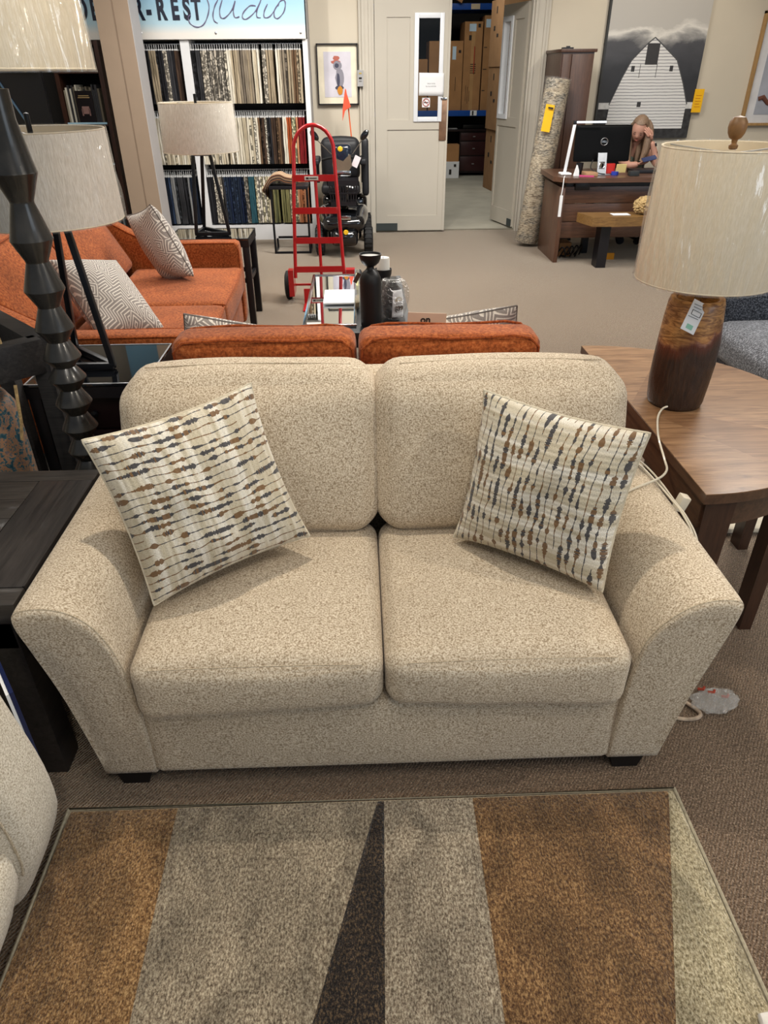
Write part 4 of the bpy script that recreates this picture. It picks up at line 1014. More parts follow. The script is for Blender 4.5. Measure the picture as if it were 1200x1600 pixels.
rows = ((1.81, .45, 'top', [(0, 'black'), (.07, 'patterned'), (.28, 'cream'), (.35, 'taupe'), (.40, 'taupe'), (.55, 'cream'), (.60, 'patterned'), (.68, 'taupe'), (.75, 'cream'), (.80, 'taupe'), (.90, 'brown'), (.94, 'taupe')], [(0, 'black'), (.35, 'taupe'), (.5, 'black'), (.65, 'patterned'), (.75, 'black'), (.9, 'brown')]),
        (1.235, .425, 'middle', [(0, 'cream'), (.48, 'cream'), (.55, 'brown'), (.60, 'patterned'), (.63, 'black'), (.66, 'brown'), (.78, 'cream'), (.82, 'rust'), (.86, 'floral'), (.90, 'coral'), (.92, 'red')], [(0, 'cream')]),
        (.69, .46, 'bottom', [(0, 'black'), (.05, 'patterned'), (.13, 'black'), (.17, 'navy'), (.36, 'patterned'), (.39, 'teal'), (.45, 'floral'), (.58, 'cream'), (.62, 'olive'), (.80, 'floral'), (.88, 'coral')], [(0, 'navy'), (.4, 'grey'), (.55, 'black'), (.8, 'grey'), (.85, 'navy')]))
def famof(seq, f):
    r = seq[0][1]
    for p, k in seq:
        if f >= p: r = k
    return r
for z, drop, rn_, main, left in rows:
    n = 47
    for k in range(n):
        f = k / n; x = -1.585 + 1.072 * f + random.uniform(-.003, .003)
        if random.random() < .03: continue
        swatch(x, z, drop, famof(main, f), rn_, 'wide')
    n = 21
    for k in range(n):
        f = k / n; x = -2.17 + .47 * f + random.uniform(-.003, .003)
        swatch(x, z, drop, famof(left, f), rn_, 'narrow')
# sign
sn = thing('shop_sign', 'large pale blue shop sign above the fabric display wall', 'sign', (-1.55, 8.2, 1.84))
sb = NT('sign_face'); sp = sb.n('ShaderNodeSeparateXYZ'); sb.l(sb.coord(), sp.inputs[0])
sb.base(sb.ramp(sb.math('MULTIPLY', sp.outputs[2], 2.5), [(.12, '#f2efe8'), (.32, '#bfe0ee'), (1, '#8fc3e2')])); sb.set(Roughness=.3)  # fade to white at the foot paints spotlight into the blue face
MB().box(-2.80, -.462, 8.155, 8.25, 1.842, 3.04, .004).build('face', sb.m, sn)
for x in (-2.03, -1.32, -.508): MB().lathe(0, 0, [(.011, 0), (.011, .006), (.007, .008), (0, .008)], 14, M=Matrix.Translation((x, 8.155, 1.892)) @ Matrix.Rotation(PI / 2, 4, 'X')).build('fixing', M_silver, sn)
M_ink = plain('sign_navy', '#141c30', .4); M_ink2 = plain('sign_purple_grey', '#6d6684', .4)
for ch_, x in (('D', -2.55), ('E', -2.432), ('C', -2.30), ('O', -2.185), ('R', -2.02), ('-', -1.925), ('R', -1.810), ('E', -1.680), ('S', -1.570), ('T', -1.478)):
    text_mesh(ch_, .235, (x, 8.150, 2.003), bold=.010, sx=.60).build('letter', M_ink, sn, False)
script = {'S': [(-1.371, 2.162), (-1.356, 2.102), (-1.378, 2.027), (-1.428, 1.958), (-1.491, 1.938), (-1.549, 1.963), (-1.565, 2.012), (-1.538, 2.035)],
          't': [(-1.255, 2.24), (-1.261, 2.162), (-1.301, 2.102), (-1.328, 2.034), (-1.322, 1.988), (-1.293, 1.968)],
          'u': [(-1.227, 2.147), (-1.26, 2.072), (-1.257, 2.014), (-1.216, 2.011), (-1.144, 2.071), (-1.108, 2.139), (-1.132, 2.064), (-1.123, 2.013), (-1.081, 2.018)],
          'd': [(-.918, 2.101), (-.974, 2.101), (-1.041, 2.048), (-1.049, 2.007), (-1.009, 2.002), (-.922, 2.063), (-.857, 2.161), (-.84, 2.25), (-.857, 2.161), (-.908, 2.07), (-.914, 2.017), (-.881, 2.009)],
          'i': [(-.806, 2.115), (-.843, 2.055), (-.843, 2.012), (-.796, 2.017), (-.746, 2.062)],
          'o': [(-.704, 2.115), (-.746, 2.062), (-.746, 2.012), (-.71, 2.006), (-.657, 2.054), (-.637, 2.115), (-.65, 2.145), (-.688, 2.133), (-.709, 2.1)]}
for k, pts in script.items():
    P = catmull([(x, 8.152, z) for x, z in pts], 8)
    t = MB(); t.tube(P, [.0035 + .0025 * abs(math.sin(i * .33)) for i in range(len(P))], 6); t.build('script_letter', M_ink2, sn)

# ---------------------------------------------------------------- dark bookcase left of the column
bc = thing('bookcase', 'dark wooden bookcase of sample books left of the taupe column', 'bookcase', (-2.6, 7.5, 0))
M_dkwood = wood('dark_cherry', '#22140f', '#46291d', 2, .4, 6)
MB().box(-3.25, -2.22, 7.62, 7.65, 0, 1.83).build('back_panel', plain('bookcase_back', '#12100f', .7), bc, False)
for x in (-2.66, -2.24, -3.25): MB().box(x, x + .04, 7.32, 7.62, 0, 1.83).build('upright', M_dkwood, bc, False)
for z in (1.83, 1.60, 1.16, .80, .50, .12):
    MB().box(-2.62, -2.24, 7.30, 7.62, z - .03, z).build('shelf', M_dkwood, bc, False)
for z in (1.16, .80, .50): MB().box(-2.62, -2.24, 7.29, 7.30, z - .012, z + .004).build('blue_shelf_strip', plain('pale_blue_strip', '#9cc3d6', .4), bc, False)
for z, hgt_, cl in ((1.602, .28, ('#20252b', '#3b4047', '#14181d')), (1.162, .32, ('#c9c4b4', '#8d8573', '#2b2b2e', '#5e5647')), (.802, .26, ('#a39378', '#6e6251', '#c9bfa6', '#4c453a')), (.502, .20, ('#b5bcc0', '#3e4347', '#8c9498')), (.122, .24, ('#7f8588', '#2c3033'))):
    x = -2.612; k = 0
    while x < -2.27:
        wd = random.uniform(.014, .024); h_ = min(hgt_, 1.79 - z) * random.uniform(.85, 1); c_ = random.choice(cl)
        sbk = MB(); sbk.box(x, x + wd - .002, 7.34, 7.56, z, z + h_)
        tag(sbk.build('sample_book', plain('book' + c_, c_, .7), None, False), 'slim %s sample book on the %s shelf of the dark bookcase' % (('pale' if int(c_[1:3], 16) > 140 else 'mid-toned' if int(c_[1:3], 16) > 80 else 'dark'), {1.602: 'top', 1.162: 'second', .802: 'third', .502: 'fourth', .122: 'bottom'}[z]), 'book', 'sample books in the dark bookcase'); x += wd
cat_ = thing('brochure', 'black brochure with armchair drawing propped on the second shelf of the dark bookcase', 'brochure', (-2.40, 7.31, 1.162))
MB().box(-2.50, -2.34, 7.302, 7.312, 1.163, 1.43).build('cover', plain('brochure_black', '#1a1416', .35), cat_, False)
t = MB(); t.box(-2.455, -2.385, 7.298, 7.302, 1.235, 1.30, .002); t.box(-2.46, -2.448, 7.298, 7.302, 1.22, 1.28); t.box(-2.392, -2.38, 7.298, 7.302, 1.22, 1.28); t.build('armchair_drawing', plain('rose_print', '#8b6a64', .6), cat_, False)
t = MB(); t.box(-2.47, -2.37, 7.299, 7.302, 1.385, 1.391); t.box(-2.475, -2.365, 7.299, 7.302, 1.370, 1.376); t.build('title_line', plain('gold_line', '#b79a6a', .5), cat_, False)
for o in list(COL.objects):
    if o.parent is None and o.name.split('.')[0] in ('bookcase', 'sample_book', 'brochure'): o.matrix_basis = Matrix.Translation((-.20, .62, 0)) @ o.matrix_basis
dk = thing('display_board', 'large black framed board standing left of the dark bookcase', 'board', (-2.95, 7.2, 0))
MB().box(-3.55, -2.70, 7.18, 7.22, .0, 1.72).build('board', plain('panel_black', '#0d0d11', .3), dk, False)
t = MB(); t.bar((-3.12, 7.17, 1.62), (-2.92, 7.17, 1.22), .02, .01); t.build('glass_edge', plain('steel_blue', '#5c7891', .2, .5), dk, False)
t = MB(); t.bar((-3.55, 7.165, 1.70), (-2.72, 7.165, 1.58), .05, .012); t.build('top_rail', M_rustic, dk, False)

# ---------------------------------------------------------------- left of door: picture, switch box, hand truck, scooter, small table
pic = thing('framed_print', 'small black framed bird print on the wall left of the door', 'picture', (-.175, 8.545, 1.55))
t = MB()
for a, b, c, d in ((-.385, -.375, 1.275, 1.815), (.028, .038, 1.275, 1.815), (-.385, .038, 1.803, 1.815), (-.385, .038, 1.275, 1.287)): t.box(a, b, 8.50, 8.548, c, d)
t.build('frame', M_black, pic, False)
MB().box(-.375, .028, 8.53, 8.546, 1.287, 1.803).build('mat_board', plain('ivory_mat', '#ece4cd', .8), pic, False)
MB().box(-.315, -.035, 8.527, 8.530, 1.345, 1.745).build('print_sheet', plain('lilac_white', '#d3d0da', .8), pic, False)
def blob(cx, cz, rx, rz_, seed, y=8.525, n=14, th=.002):
    P = [(cx + rx * math.cos(2 * PI * k / n) * (1 + .25 * mnoise.noise(Vector((k * .9, seed, 0)))), cz + rz_ * math.sin(2 * PI * k / n) * (1 + .25 * mnoise.noise(Vector((seed, k * .9, 1))))) for k in range(n)]
    return MB().prism(P, y, y + th)
blob(-.185, 1.69, .035, .02, 3).build('hat', plain('print_rose', '#b5695c', .8), pic, False)
blob(-.19, 1.655, .05, .018, 9, 8.5245).build('hat', MC['print_rose'], pic, False)
blob(-.175, 1.625, .045, .04, 5, 8.5238).build('bird_head', plain('print_grey', '#8d8b96', .8), pic, False)
blob(-.182, 1.625, .022, .02, 5, 8.523).build('bird_eye', plain('print_slate', '#464759', .8), pic, False)
blob(-.155, 1.52, .045, .085, 7, 8.5242).build('bird_body', MC['print_grey'], pic, False)
blob(-.170, 1.50, .016, .06, 8, 8.5232).build('feather', MC['print_slate'], pic, False)
blob(-.16, 1.43, .045, .02, 2, 8.5225).build('feather', MC['print_slate'], pic, False)
blob(-.155, 1.405, .028, .04, 12, 8.5215).build('orange_scarf', plain('print_orange', '#d08a2e', .8), pic, False)
sbx = thing('price_card', 'grey printed price card in a clear pocket at the right of the bird print', 'card', (.06, 8.5, 1.5))
MB().box(.028, .088, 8.47, 8.548, 1.44, 1.585, .003).build('pocket', plain('card_grey', '#a5a5a6', .5), sbx, False)
t = MB(); t.box(.043, .074, 8.467, 8.470, 1.505, 1.522); t.build('price_print', M_print, sbx, False)
t = MB(); t.box(.045, .072, 8.467, 8.470, 1.485, 1.490); t.build('small_print', M_print, sbx, False)
t = MB(); t.box(.045, .072, 8.467, 8.470, 1.55, 1.562); t.build('logo_print', MC['gold_print'], sbx, False)

ht = thing('hand_truck', 'red steel hand truck with looped handle standing in front of the fabric samples', 'hand truck', (-.31, 5.65, 0))
arcp = [(-.50, 5.62, .20), (-.478, 5.65, .70), (-.458, 5.68, 1.02)] + [(-.311 - .147 * math.cos(a), 5.69, 1.075 + .17 * math.sin(a)) for a in [PI * k / 14 for k in range(1, 14)]] + [(-.163, 5.68, 1.02), (-.145, 5.65, .70), (-.118, 5.62, .20)]
t = MB(); t.tube(arcp, .0135, 12); t.build('tube_frame', M_red, ht)
t = MB(); t.tube([(-.312, 5.69, 1.235), (-.312, 5.69, 1.0), (-.300, 5.64, .55), (-.296, 5.62, .10)], .012, 10); t.build('centre_post', M_red, ht)
for z, x0, x1, y in ((.905, -.47, -.155, 5.665), (.685, -.478, -.15, 5.65), (.475, -.487, -.135, 5.64), (.265, -.495, -.125, 5.625)):
    t = MB(); t.bar((x0, y - .013, z), (x1, y - .013, z), .006, .045); t.build('cross_bar', M_red, ht, False)
MB().box(-.385, -.285, 5.644, 5.648, .892, .918).build('maker_plate', plain('plate_grey', '#cfc9c0', .4), ht, False)
t = MB(); t.box(-.375, -.355, 5.642, 5.644, .899, .911); t.box(-.35, -.295, 5.642, 5.644, .902, .908); t.build('plate_print', M_print, ht, False)
for x in (-.515, -.105):
    t = MB(); t.prism([(5.60, .06), (5.60, .26), (5.68, .26), (5.80, .10), (5.80, .06)], x - .04 if x < -.3 else x, x if x < -.3 else x + .07, 'x'); t.build('wheel_guard', M_red, ht, False)
    wh = MB().lathe(0, 0, [(.0, -.028), (.085, -.028), (.108, -.018), (.112, 0), (.108, .018), (.085, .028), (0, .028)], 32, M=Matrix.Translation((x - .055 if x < -.3 else x + .10, 5.76, .113)) @ Matrix.Rotation(PI / 2, 4, 'Y')).build('wheel', M_rubber, ht)
t = MB(); t.bar((-.56, 5.76, .113), (0.0, 5.76, .113), .014); t.build('axle', M_red, ht, False)
t = MB(); t.box(-.44, -.16, 5.38, 5.60, .004, .010); t.box(-.44, -.16, 5.595, 5.605, .004, .12); t.build('toe_plate', M_red, ht, False)

stb = thing('side_table', 'small black metal C-frame table carrying folded samples beside the fabric wall', 'table', (-.68, 7.6, 0))
MB().box(-.86, -.485, 7.45, 7.75, .60, .63, .002).build('top', M_black, stb)
t = MB()
for x in (-.855, -.505): t.box(x, x + .02, 7.46, 7.48, .02, .60); t.box(x, x + .02, 7.46, 7.74, 0, .02); t.box(x, x + .02, 7.72, 7.74, .02, .10)
t.box(-.835, -.505, 7.46, 7.48, 0, .02); t.box(-.835, -.505, 7.72, 7.74, .10, .12); t.build('frame', M_metalblk, stb, False)
for k in range(9):
    c_ = ('#2b2320', '#4a382d', '#8a5c3c', '#1d1b1c', '#6b5547', '#a8835f', '#33302f', '#7a4a30', '#c2a384')[k]
    zo = .634 + .0078 * k; P = [(-.868 - .0075 * k, 7.50, .50 + .01 * k), (-.866 - .0075 * k, 7.50, .60), (-.85, 7.50, zo + .006), (-.80, 7.50, zo + .030), (-.75, 7.50, zo + .034), (-.70, 7.50, zo + .012), (-.64 + .006 * (8 - k), 7.50, zo)]
    P = catmull(P, 4); vs = []; fs = []
    for p in P: vs += [(p.x, 7.48, p.z), (p.x, 7.70, p.z), (p.x, 7.70, p.z + .006), (p.x, 7.48, p.z + .006)]
    for i in range(len(P) - 1):
        for q in range(4): fs.append((i * 4 + q, i * 4 + (q + 1) % 4, i * 4 + 4 + (q + 1) % 4, i * 4 + 4 + q))
    fs += [(0, 1, 2, 3), tuple(len(vs) - 4 + q for q in (3, 2, 1, 0))]
    t = MB(); t.add(vs, fs); tag(t.build('folded_fabric', plain('fold' + c_, c_, .85)), '%s folded sample in the pile on the small black metal table' % ('black-brown lowest', 'brown second-lowest', 'tan third', 'black fourth', 'taupe middle', 'sand-coloured upper', 'charcoal upper', 'russet second-highest', 'pale tan topmost')[k], 'fabric sample', 'folded samples on the small table')

sc = thing('mobility_scooter', 'black mobility scooter with front basket parked left of the door', 'scooter', (-.13, 7.8, 0))
M_gloss = plain('gloss_black', '#101114', .12, coat=1)
MB().cushion(-.365, .035, 7.98, 8.10, .62, 1.0, .06, (.0, .02, .02), 12).build('seat_back', plain('vinyl_black', '#1f2024', .5), sc)
MB().cushion(-.36, .03, 7.62, 8.02, .52, .62, .04, (0, 0, .02), 10).build('seat', MC['vinyl_black'], sc)
for x in (-.40, .06):
    MB().cushion(x - .03, x + .035, 7.60, 7.98, .79, .85, .02, (0, 0, 0), 6).build('armrest', MC['vinyl_black'], sc)
    t = MB(); t.bar((x, 7.95, .60), (x, 7.95, .80), .03); t.build('armrest_post', M_metalblk, sc)
t = MB(); t.cushion(.05, .12, 7.70, 7.80, .50, 1.02, .03, (0, 0, 0), 8); t.build('side_bolster', MC['vinyl_black'], sc)
# tiller and headlight
t = MB(); t.tube([(-.14, 7.42, .35), (-.14, 7.50, .62), (-.14, 7.56, .88)], [.05, .05, .045], 14); t.build('tiller', M_gloss, sc)
t = MB(); t.cushion(-.225, -.05, 7.50, 7.60, .80, .985, .04, (0, .01, 0), 10); t.build('console', plain('console_blue_black', '#17202f', .2, coat=.5), sc)
MB().prism([(-.235, .80), (-.205, .76), (-.075, .76), (-.045, .80), (-.06, .90), (-.10, .87), (-.13, .84), (-.19, .86), (-.225, .92)], 7.485, 7.50).build('silver_fairing', plain('champagne_silver', '#a59a86', .25, .8), sc)
MB().lathe(0, 0, [(.024, 0), (.024, .006), (.02, .009), (0, .009)], 20, M=Matrix.Translation((-.155, 7.498, .945)) @ Matrix.Rotation(PI / 2, 4, 'X')).build('round_badge', plain('badge_yellow', '#e6b52a', .3), sc)
MB().box(-.22, -.06, 7.47, 7.50, .71, .76, .01).build('headlight', M_chrome, sc)
for s, x in ((-1, -.38), (1, .065)):
    t = MB(); t.tube([(-.14 + s * .10, 7.52, .90), (x, 7.50, 1.03)], .005, 6); t.build('mirror_stalk', M_chrome, sc)
    MB().lathe(0, 0, [(0, -.012), (.03, -.010), (.04, 0), (.03, .010), (0, .012)], 20, M=Matrix.Translation((x + s * .015, 7.50, 1.06)) @ Matrix.Rotation(s * .7, 4, 'Y') @ Matrix.Rotation(PI / 2, 4, 'X') @ Matrix.Diagonal((.72, 1.35, 1, 1))).build('mirror', M_gloss, sc)
    t = MB(); t.tube([(-.14, 7.54, .88), (-.14 + s * .13, 7.58, .86), (-.14 + s * .20, 7.62, .84)], .012, 8); t.build('handlebar', M_rubber, sc)
# basket: floor, rim and vertical slats
bk = MB(); bx0, bx1, by0, by1 = -.285, .015, 7.26, 7.46
bk.box(bx0 + .03, bx1 - .03, by0 + .03, by1 - .02, .475, .485)
bk.build('basket_floor', M_black, sc, False)
t = MB()
for z, e, h_ in ((.675, 0, .05), (.585, .006, .012), (.49, .02, .035)):
    t.box(bx0 + e, bx1 - e, by0 + e, by0 + e + .006, z - h_ / 2, z + h_ / 2); t.box(bx0 + e, bx1 - e, by1 - e - .006, by1 - e, z - h_ / 2, z + h_ / 2)
    t.box(bx0 + e, bx0 + e + .006, by0 + e, by1 - e, z - h_ / 2, z + h_ / 2); t.box(bx1 - e - .006, bx1 - e, by0 + e, by1 - e, z - h_ / 2, z + h_ / 2)
t.build('basket_rim', M_black, sc, False)
for k in range(11):
    x = bx0 + .02 + k * (bx1 - bx0 - .04) / 10
    t = MB(); t.bar((x, by0 + .004, .66), (x * .9 - .0135, by0 + .022, .49), .012, .005); t.build('basket_slat', M_black, sc, False)
MB().obox((-.10, 7.36, .64), (.14, .1, .004), Matrix.Rotation(.3, 3, 'Y')).build('paper_in_basket', M_paper, sc, False)
def fen(p, u):
    p.z -= .06 * smooth(7.55, 7.25, p.y); p.x += (-.135 - p.x) * .18 * smooth(7.5, 7.2, p.y); return p
MB().cushion(-.385, .10, 7.22, 7.70, .30, .44, .06, (0, .02, .02), 14, fen).build('front_fender', M_gloss, sc)
MB().cushion(-.29, .02, 7.19, 7.45, .17, .33, .05, (0, .03, 0), 10, fen).build('nose', M_gloss, sc)
MB().lathe(0, 0, [(.024, 0), (.02, .006), (0, .006)], 20, M=Matrix.Translation((-.12, 7.172, .25)) @ Matrix.Rotation(PI / 2, 4, 'X')).build('round_badge', MC['badge_yellow'], sc)
MB().box(-.16, -.07, 7.205, 7.225, .355, .395, .006).build('running_light', M_chrome, sc)
MB().cushion(-.30, .03, 7.4, 8.1, .14, .24, .03, (0, 0, 0), 8).build('deck', M_black, sc)
MB().cushion(-.37, .10, 7.85, 8.25, .24, .50, .06, (0, .02, .02), 10).build('rear_housing', M_gloss, sc)
t = MB(); t.tube([(-.16, 7.9, .45), (-.16, 7.9, .55)], .04, 12); t.build('seat_post', M_metalblk, sc)
for x in (-.385, .10):
    for y in (7.40, 8.10):
        wh = MB().lathe(0, 0, [(.04, -.045), (.11, -.045), (.135, -.03), (.14, 0), (.135, .03), (.11, .045), (.04, .045)], 32, M=Matrix.Translation((x, y, .14)) @ Matrix.Rotation(PI / 2, 4, 'Y')).build('wheel', M_rubber, sc)
        MB().lathe(0, 0, [(0, -.035), (.055, -.035), (.06, 0), (.055, .035), (0, .035)], 16, M=Matrix.Translation((x, y, .14)) @ Matrix.Rotation(PI / 2, 4, 'Y')).build('hub', M_metalblk, wh)
        t = MB()
        for k in range(20):
            a = 2 * PI * k / 20; c_ = Vector((x, y + .138 * math.cos(a), .14 + .138 * math.sin(a))); t.obox(c_, (.07, .014, .008), Matrix.Rotation(a - PI / 2, 3, 'X'))
        t = tag(t.build('tread', M_rubber, wh, False), kind='stuff')
MB().obox((-.005, 7.50, .835), (.06, .004, .10), Matrix.Rotation(.45, 3, 'Y')).build('hang_tag', plain('pinkish_tag', '#d9cfd3', .6), sc, False)
fg = thing('safety_flag', 'orange safety flag on a thin orange rod rising behind the scooter', 'flag', (-.03, 8.15, .5))
t = MB(); t.tube([(-.02, 8.262, .50), (-.045, 8.25, .95), (-.075, 8.22, 1.30), (-.095, 8.2, 1.42)], .006, 8); t.build('rod', plain('flag_orange', '#e8642a', .5), fg)
P = [(-.098, 1.43), (-.045, 1.27), (-.06, 1.262), (-.105, 1.235), (-.135, 1.14), (-.13, 1.25), (-.115, 1.34)]
MB().prism(P, 8.175, 8.183).build('pennant', plain('flag_coral', '#e0583c', .45), fg, False)

# ---------------------------------------------------------------- storeroom
rk = thing('pallet_rack', 'blue and black storeroom rack seen through the doorway', 'rack', (1.5, 13.9, 0))
for z in (.98, 2.44):
    MB().box(-.6, 2.35, 13.45, 13.50, z - .042, z + .042, .004).build('beam', M_blue, rk)
    MB().box(-.6, 2.35, 14.25, 14.30, z - .042, z + .042, .004).build('beam', M_blue, rk)
    MB().box(-.6, 2.35, 13.50, 14.25, z + .0, z + .02).build('deck', M_darkwall, rk, False)
for x in (-.6, 2.35):
    for y in (13.47, 14.27): MB().box(x, x + .06, y - .03, y + .03, 0, 3.2).build('post', M_metalblk, rk, False)
MB().box(1.93, 2.04, 13.444, 13.45, .945, 1.02).build('rack_label', M_paper, rk, False)
MB().box(1.96, 1.985, 13.441, 13.444, .95, 1.015).build('label_print', M_print, rk, False)
MB().box(1.86, 2.0, 13.444, 13.45, 2.405, 2.475).build('rack_label', plain('beige_label', '#cbb99a', .7), rk, False)
def carton(name_lbl, x0, x1, y0, y1, z0, z1, front_label=None, marks=(), mat=None, side=False, group=None):
    th = thing('cardboard_box', name_lbl, 'box', ((x0 + x1) / 2, (y0 + y1) / 2, z0), 0, group)
    MB().box(x0, x1, y0, y1, z0, z1, .006).build('carton', mat or M_card, th, False)
    MB().box((x0 + x1) / 2 - .03, (x0 + x1) / 2 + .03, y0 - .001, y0, z0 + .02, z1 - .01).build('tape', plain('packing_tape', '#b78e5f', .3), th, False)
    if front_label:
        a, b, c, d = front_label; MB().box(a, b, y0 - .004, y0 - .001, c, d).build('shipping_label', plain('pale_blue_label', '#bfd6e6', .5), th, False)
    for a, b, c, d in marks: MB().box(a, b, y0 - .003, y0 - .001, c, d).build('printed_mark', M_print, th, False)
    return th
carton('shortest tall carton on the blue rack, next to the door edge', 1.22, 1.775, 13.515, 14.1, 1.002, 1.995, (1.60, 1.66, 1.74, 1.92), ((1.70, 1.74, 1.83, 1.87), (1.66, 1.668, 1.3, 1.5)))
carton('middle tall carton with red lettering on the blue rack', 1.785, 2.08, 13.515, 14.1, 1.002, 2.25, (1.86, 1.97, 2.12, 2.22), ((1.90, 1.99, 1.55, 1.56), (1.90, 1.99, 1.58, 1.59), (1.90, 1.99, 1.61, 1.62), (1.90, 1.99, 1.64, 1.65), (1.90, 1.99, 1.67, 1.68), (1.84, 1.846, 1.15, 1.38), (1.87, 1.876, 1.12, 1.36), (1.90, 1.906, 1.15, 1.3), (2.0, 2.04, 2.17, 2.22), (1.86, 1.90, 2.0, 2.07)))
tag(MB().box(1.948, 1.962, 13.49, 13.497, 1.55, 1.92).build('red_lettering', M_redprint, None, False), 'red lettering strip on the middle tall carton in the storeroom', 'lettering')
carton('tallest carton at the right of the blue rack', 2.10, 2.40, 13.515, 14.1, 1.002, 2.33, (2.125, 2.20, 2.17, 2.28), ((2.11, 2.16, 1.9, 1.91), (2.11, 2.17, 1.6, 1.61), (2.11, 2.16, 1.3, 1.31)))
carton('dark carton seen through the glass of the closed door', .75, 1.20, 13.515, 14.1, 1.002, 1.75, None, ())
Z0 = 0
for (z0, z1, lab, dx) in ((0.001, .826, 'bottom carton of the stack by the open door', .02), (.828, 1.623, 'middle carton of the stack by the open door', .0), (1.625, 2.42, 'top carton of the stack by the open door', -.01)):
    th = thing('cardboard_box', lab, 'box', (2.25 + dx, 11.95, z0), .115)
    lb(MB().box(-.22, .22, -.30, .30, 0, z1 - z0, .005), 'carton', M_card_shade, th, smooth=False)
    lb(MB().box(-.223, -.22, .05, .12, (z1 - z0) * .55, (z1 - z0) * .62), 'printed_mark', M_print, th, smooth=False)
    lb(MB().box(-.223, -.22, -.12, -.04, (z1 - z0) * .45, (z1 - z0) * .5), 'printed_mark', M_print, th, smooth=False)
    lb(MB().box(-.223, -.22, -.02, .02, (z1 - z0) * .8, (z1 - z0) * .9), 'printed_mark', M_print, th, smooth=False)
dkk = thing('desk', 'dark mahogany desk with drawers under the blue storeroom rack', 'desk', (1.9, 14.1, 0))
MB().box(1.2, 2.35, 13.62, 14.2, .70, .735, .003).build('top', MC['dark_mahogany'], dkk)
MB().box(1.80, 2.30, 13.66, 14.18, .05, .70).build('pedestal', MC['dark_mahogany'], dkk, False)
for z0, z1 in ((.56, .68), (.33, .54), (.08, .31)):
    dr = MB().box(1.82, 2.28, 13.645, 13.66, z0, z1, .004).build('drawer', plain('mahogany_front', '#35191a', .3), dkk)
    MB().box(2.03, 2.07, 13.63, 13.645, (z0 + z1) / 2 - .008, (z0 + z1) / 2 + .008).build('handle', M_silver, dr, False)
MB().box(1.22, 1.27, 13.66, 14.18, 0, .70).build('side_panel', MC['dark_mahogany'], dkk, False)
tag(MB().box(1.85, 2.25, 13.68, 13.95, .737, .80, .01).build('printer', M_black), 'flat black device on top of the storeroom desk', 'device')
tag(MB().box(1.60, 1.75, 13.66, 13.85, .737, .75).build('paper_sheet', M_paper, None, False), 'white paper sheets on the storeroom desk', 'paper')
wbx = thing('cardboard_box', 'white lower and brown upper carton on the storeroom floor beside the desk', 'box', (1.65, 13.4, 0))
MB().box(1.50, 1.77, 13.35, 13.6, .001, .26).build('white_sleeve', M_paper, wbx, False)
MB().box(1.51, 1.76, 13.36, 13.59, .26, .52).build('carton', M_card, wbx, False)
t = MB(); t.box(1.60, 1.64, 13.345, 13.35, .06, .14); t.box(1.68, 1.72, 13.345, 13.35, .18, .22); t.build('printed_mark', M_print, wbx, False)
tag(MB().obox((1.62, 12.9, 2.43), (.22, .1, .09), Matrix.Rotation(.5, 3, 'Y')).build('wood_offcut', M_card, None, False), 'tan parcel end jutting out by the top blue rack beam', 'parcel')
bpy.data.objects['wood_offcut'].location = (0, 0.50, .14); bpy.data.objects['wood_offcut'].name = 'parcel'

# ---------------------------------------------------------------- office corner
cab = thing('tall_cabinet', 'tall walnut cabinet against the wall between the rolled rug and the barn picture', 'cabinet', (2.15, 8.2, 0))
M_cab = wood('cabinet_walnut', '#3b261c', '#5a3d2d', 2, .4, 5, .1)
MB().box(1.99, 2.305, 7.92, 8.53, .02, 1.715).build('body', M_cab, cab, False)
MB().box(1.975, 2.325, 7.895, 8.535, 1.715, 1.742, .004).build('top_board', M_cab, cab)
MB().box(2.0, 2.085, 7.905, 7.92, .05, 1.70, .002).build('stile', M_cab, cab)
MB().box(2.09, 2.30, 7.902, 7.92, .05, 1.70, .002).build('door', M_cab, cab)
MB().box(1.985, 2.31, 7.93, 8.53, 0, .02).build('plinth', M_foot, cab, False)
t = MB(); t.box(2.02, 2.12, 8.0, 8.08, 1.743, 1.757); t.box(2.06, 2.09, 8.02, 8.06, 1.757, 1.768); tag(t.build('cable_clip', M_black, None, False), 'small black clip lying on top of the tall walnut cabinet', 'clip')

rr_ = thing('rolled_rug', 'rolled grey and brown rug in clear plastic leaning beside the tall walnut cabinet', 'rug', (1.77, 7.70, 0))
rt = NT('rolled_rug_pile'); a = rt.noise(rt.coord(scale=(1, 1, 2.2)), 5, 5, .7, .6); b = rt.noise(rt.coord(scale=(2, 2, 7)), 14, 4, .7)
rt.base(rt.mix(.5, rt.ramp(a, [(.38, '#3c4042'), (.46, '#6f6454'), (.52, '#b3a285'), (.6, '#7f6a4e')]), rt.ramp(b, [(.42, '#3a322a'), (.56, '#d6cab2')]))); rt.set(Roughness=.85); rt.bump(b, .4, .004)
A = Vector((1.78, 7.70, .05)); B = Vector((1.945, 7.765, 1.50)); dz = (B - A).normalized(); q = dz.to_track_quat('Z', 'Y').to_matrix().to_4x4(); L_ = (B - A).length
Mr = Matrix.Translation(A) @ q
MB().lathe(0, 0, [(.02, -.03), (.095, -.02), (.112, .01), (.115, L_ * .5), (.112, L_ - .01), (.10, L_), (.02, L_)], 36, M=Mr, wob=.12).build('roll', rt.m, rr_)
MB().lathe(0, 0, [(.117, -.02), (.124, .1), (.121, L_ * .5), (.122, L_ + .01)], 40, M=Mr, cap=False, wob=.25).build('plastic_sleeve', M_wrap2, rr_)
mb = MB(); mb.obox((1.845, 7.615, 1.18), (.085, .004, .23), Matrix.Rotation(.15, 3, 'Y') @ Matrix.Rotation(-.12, 3, 'X')); mb.build('yellow_label', M_yellow, rr_, False)
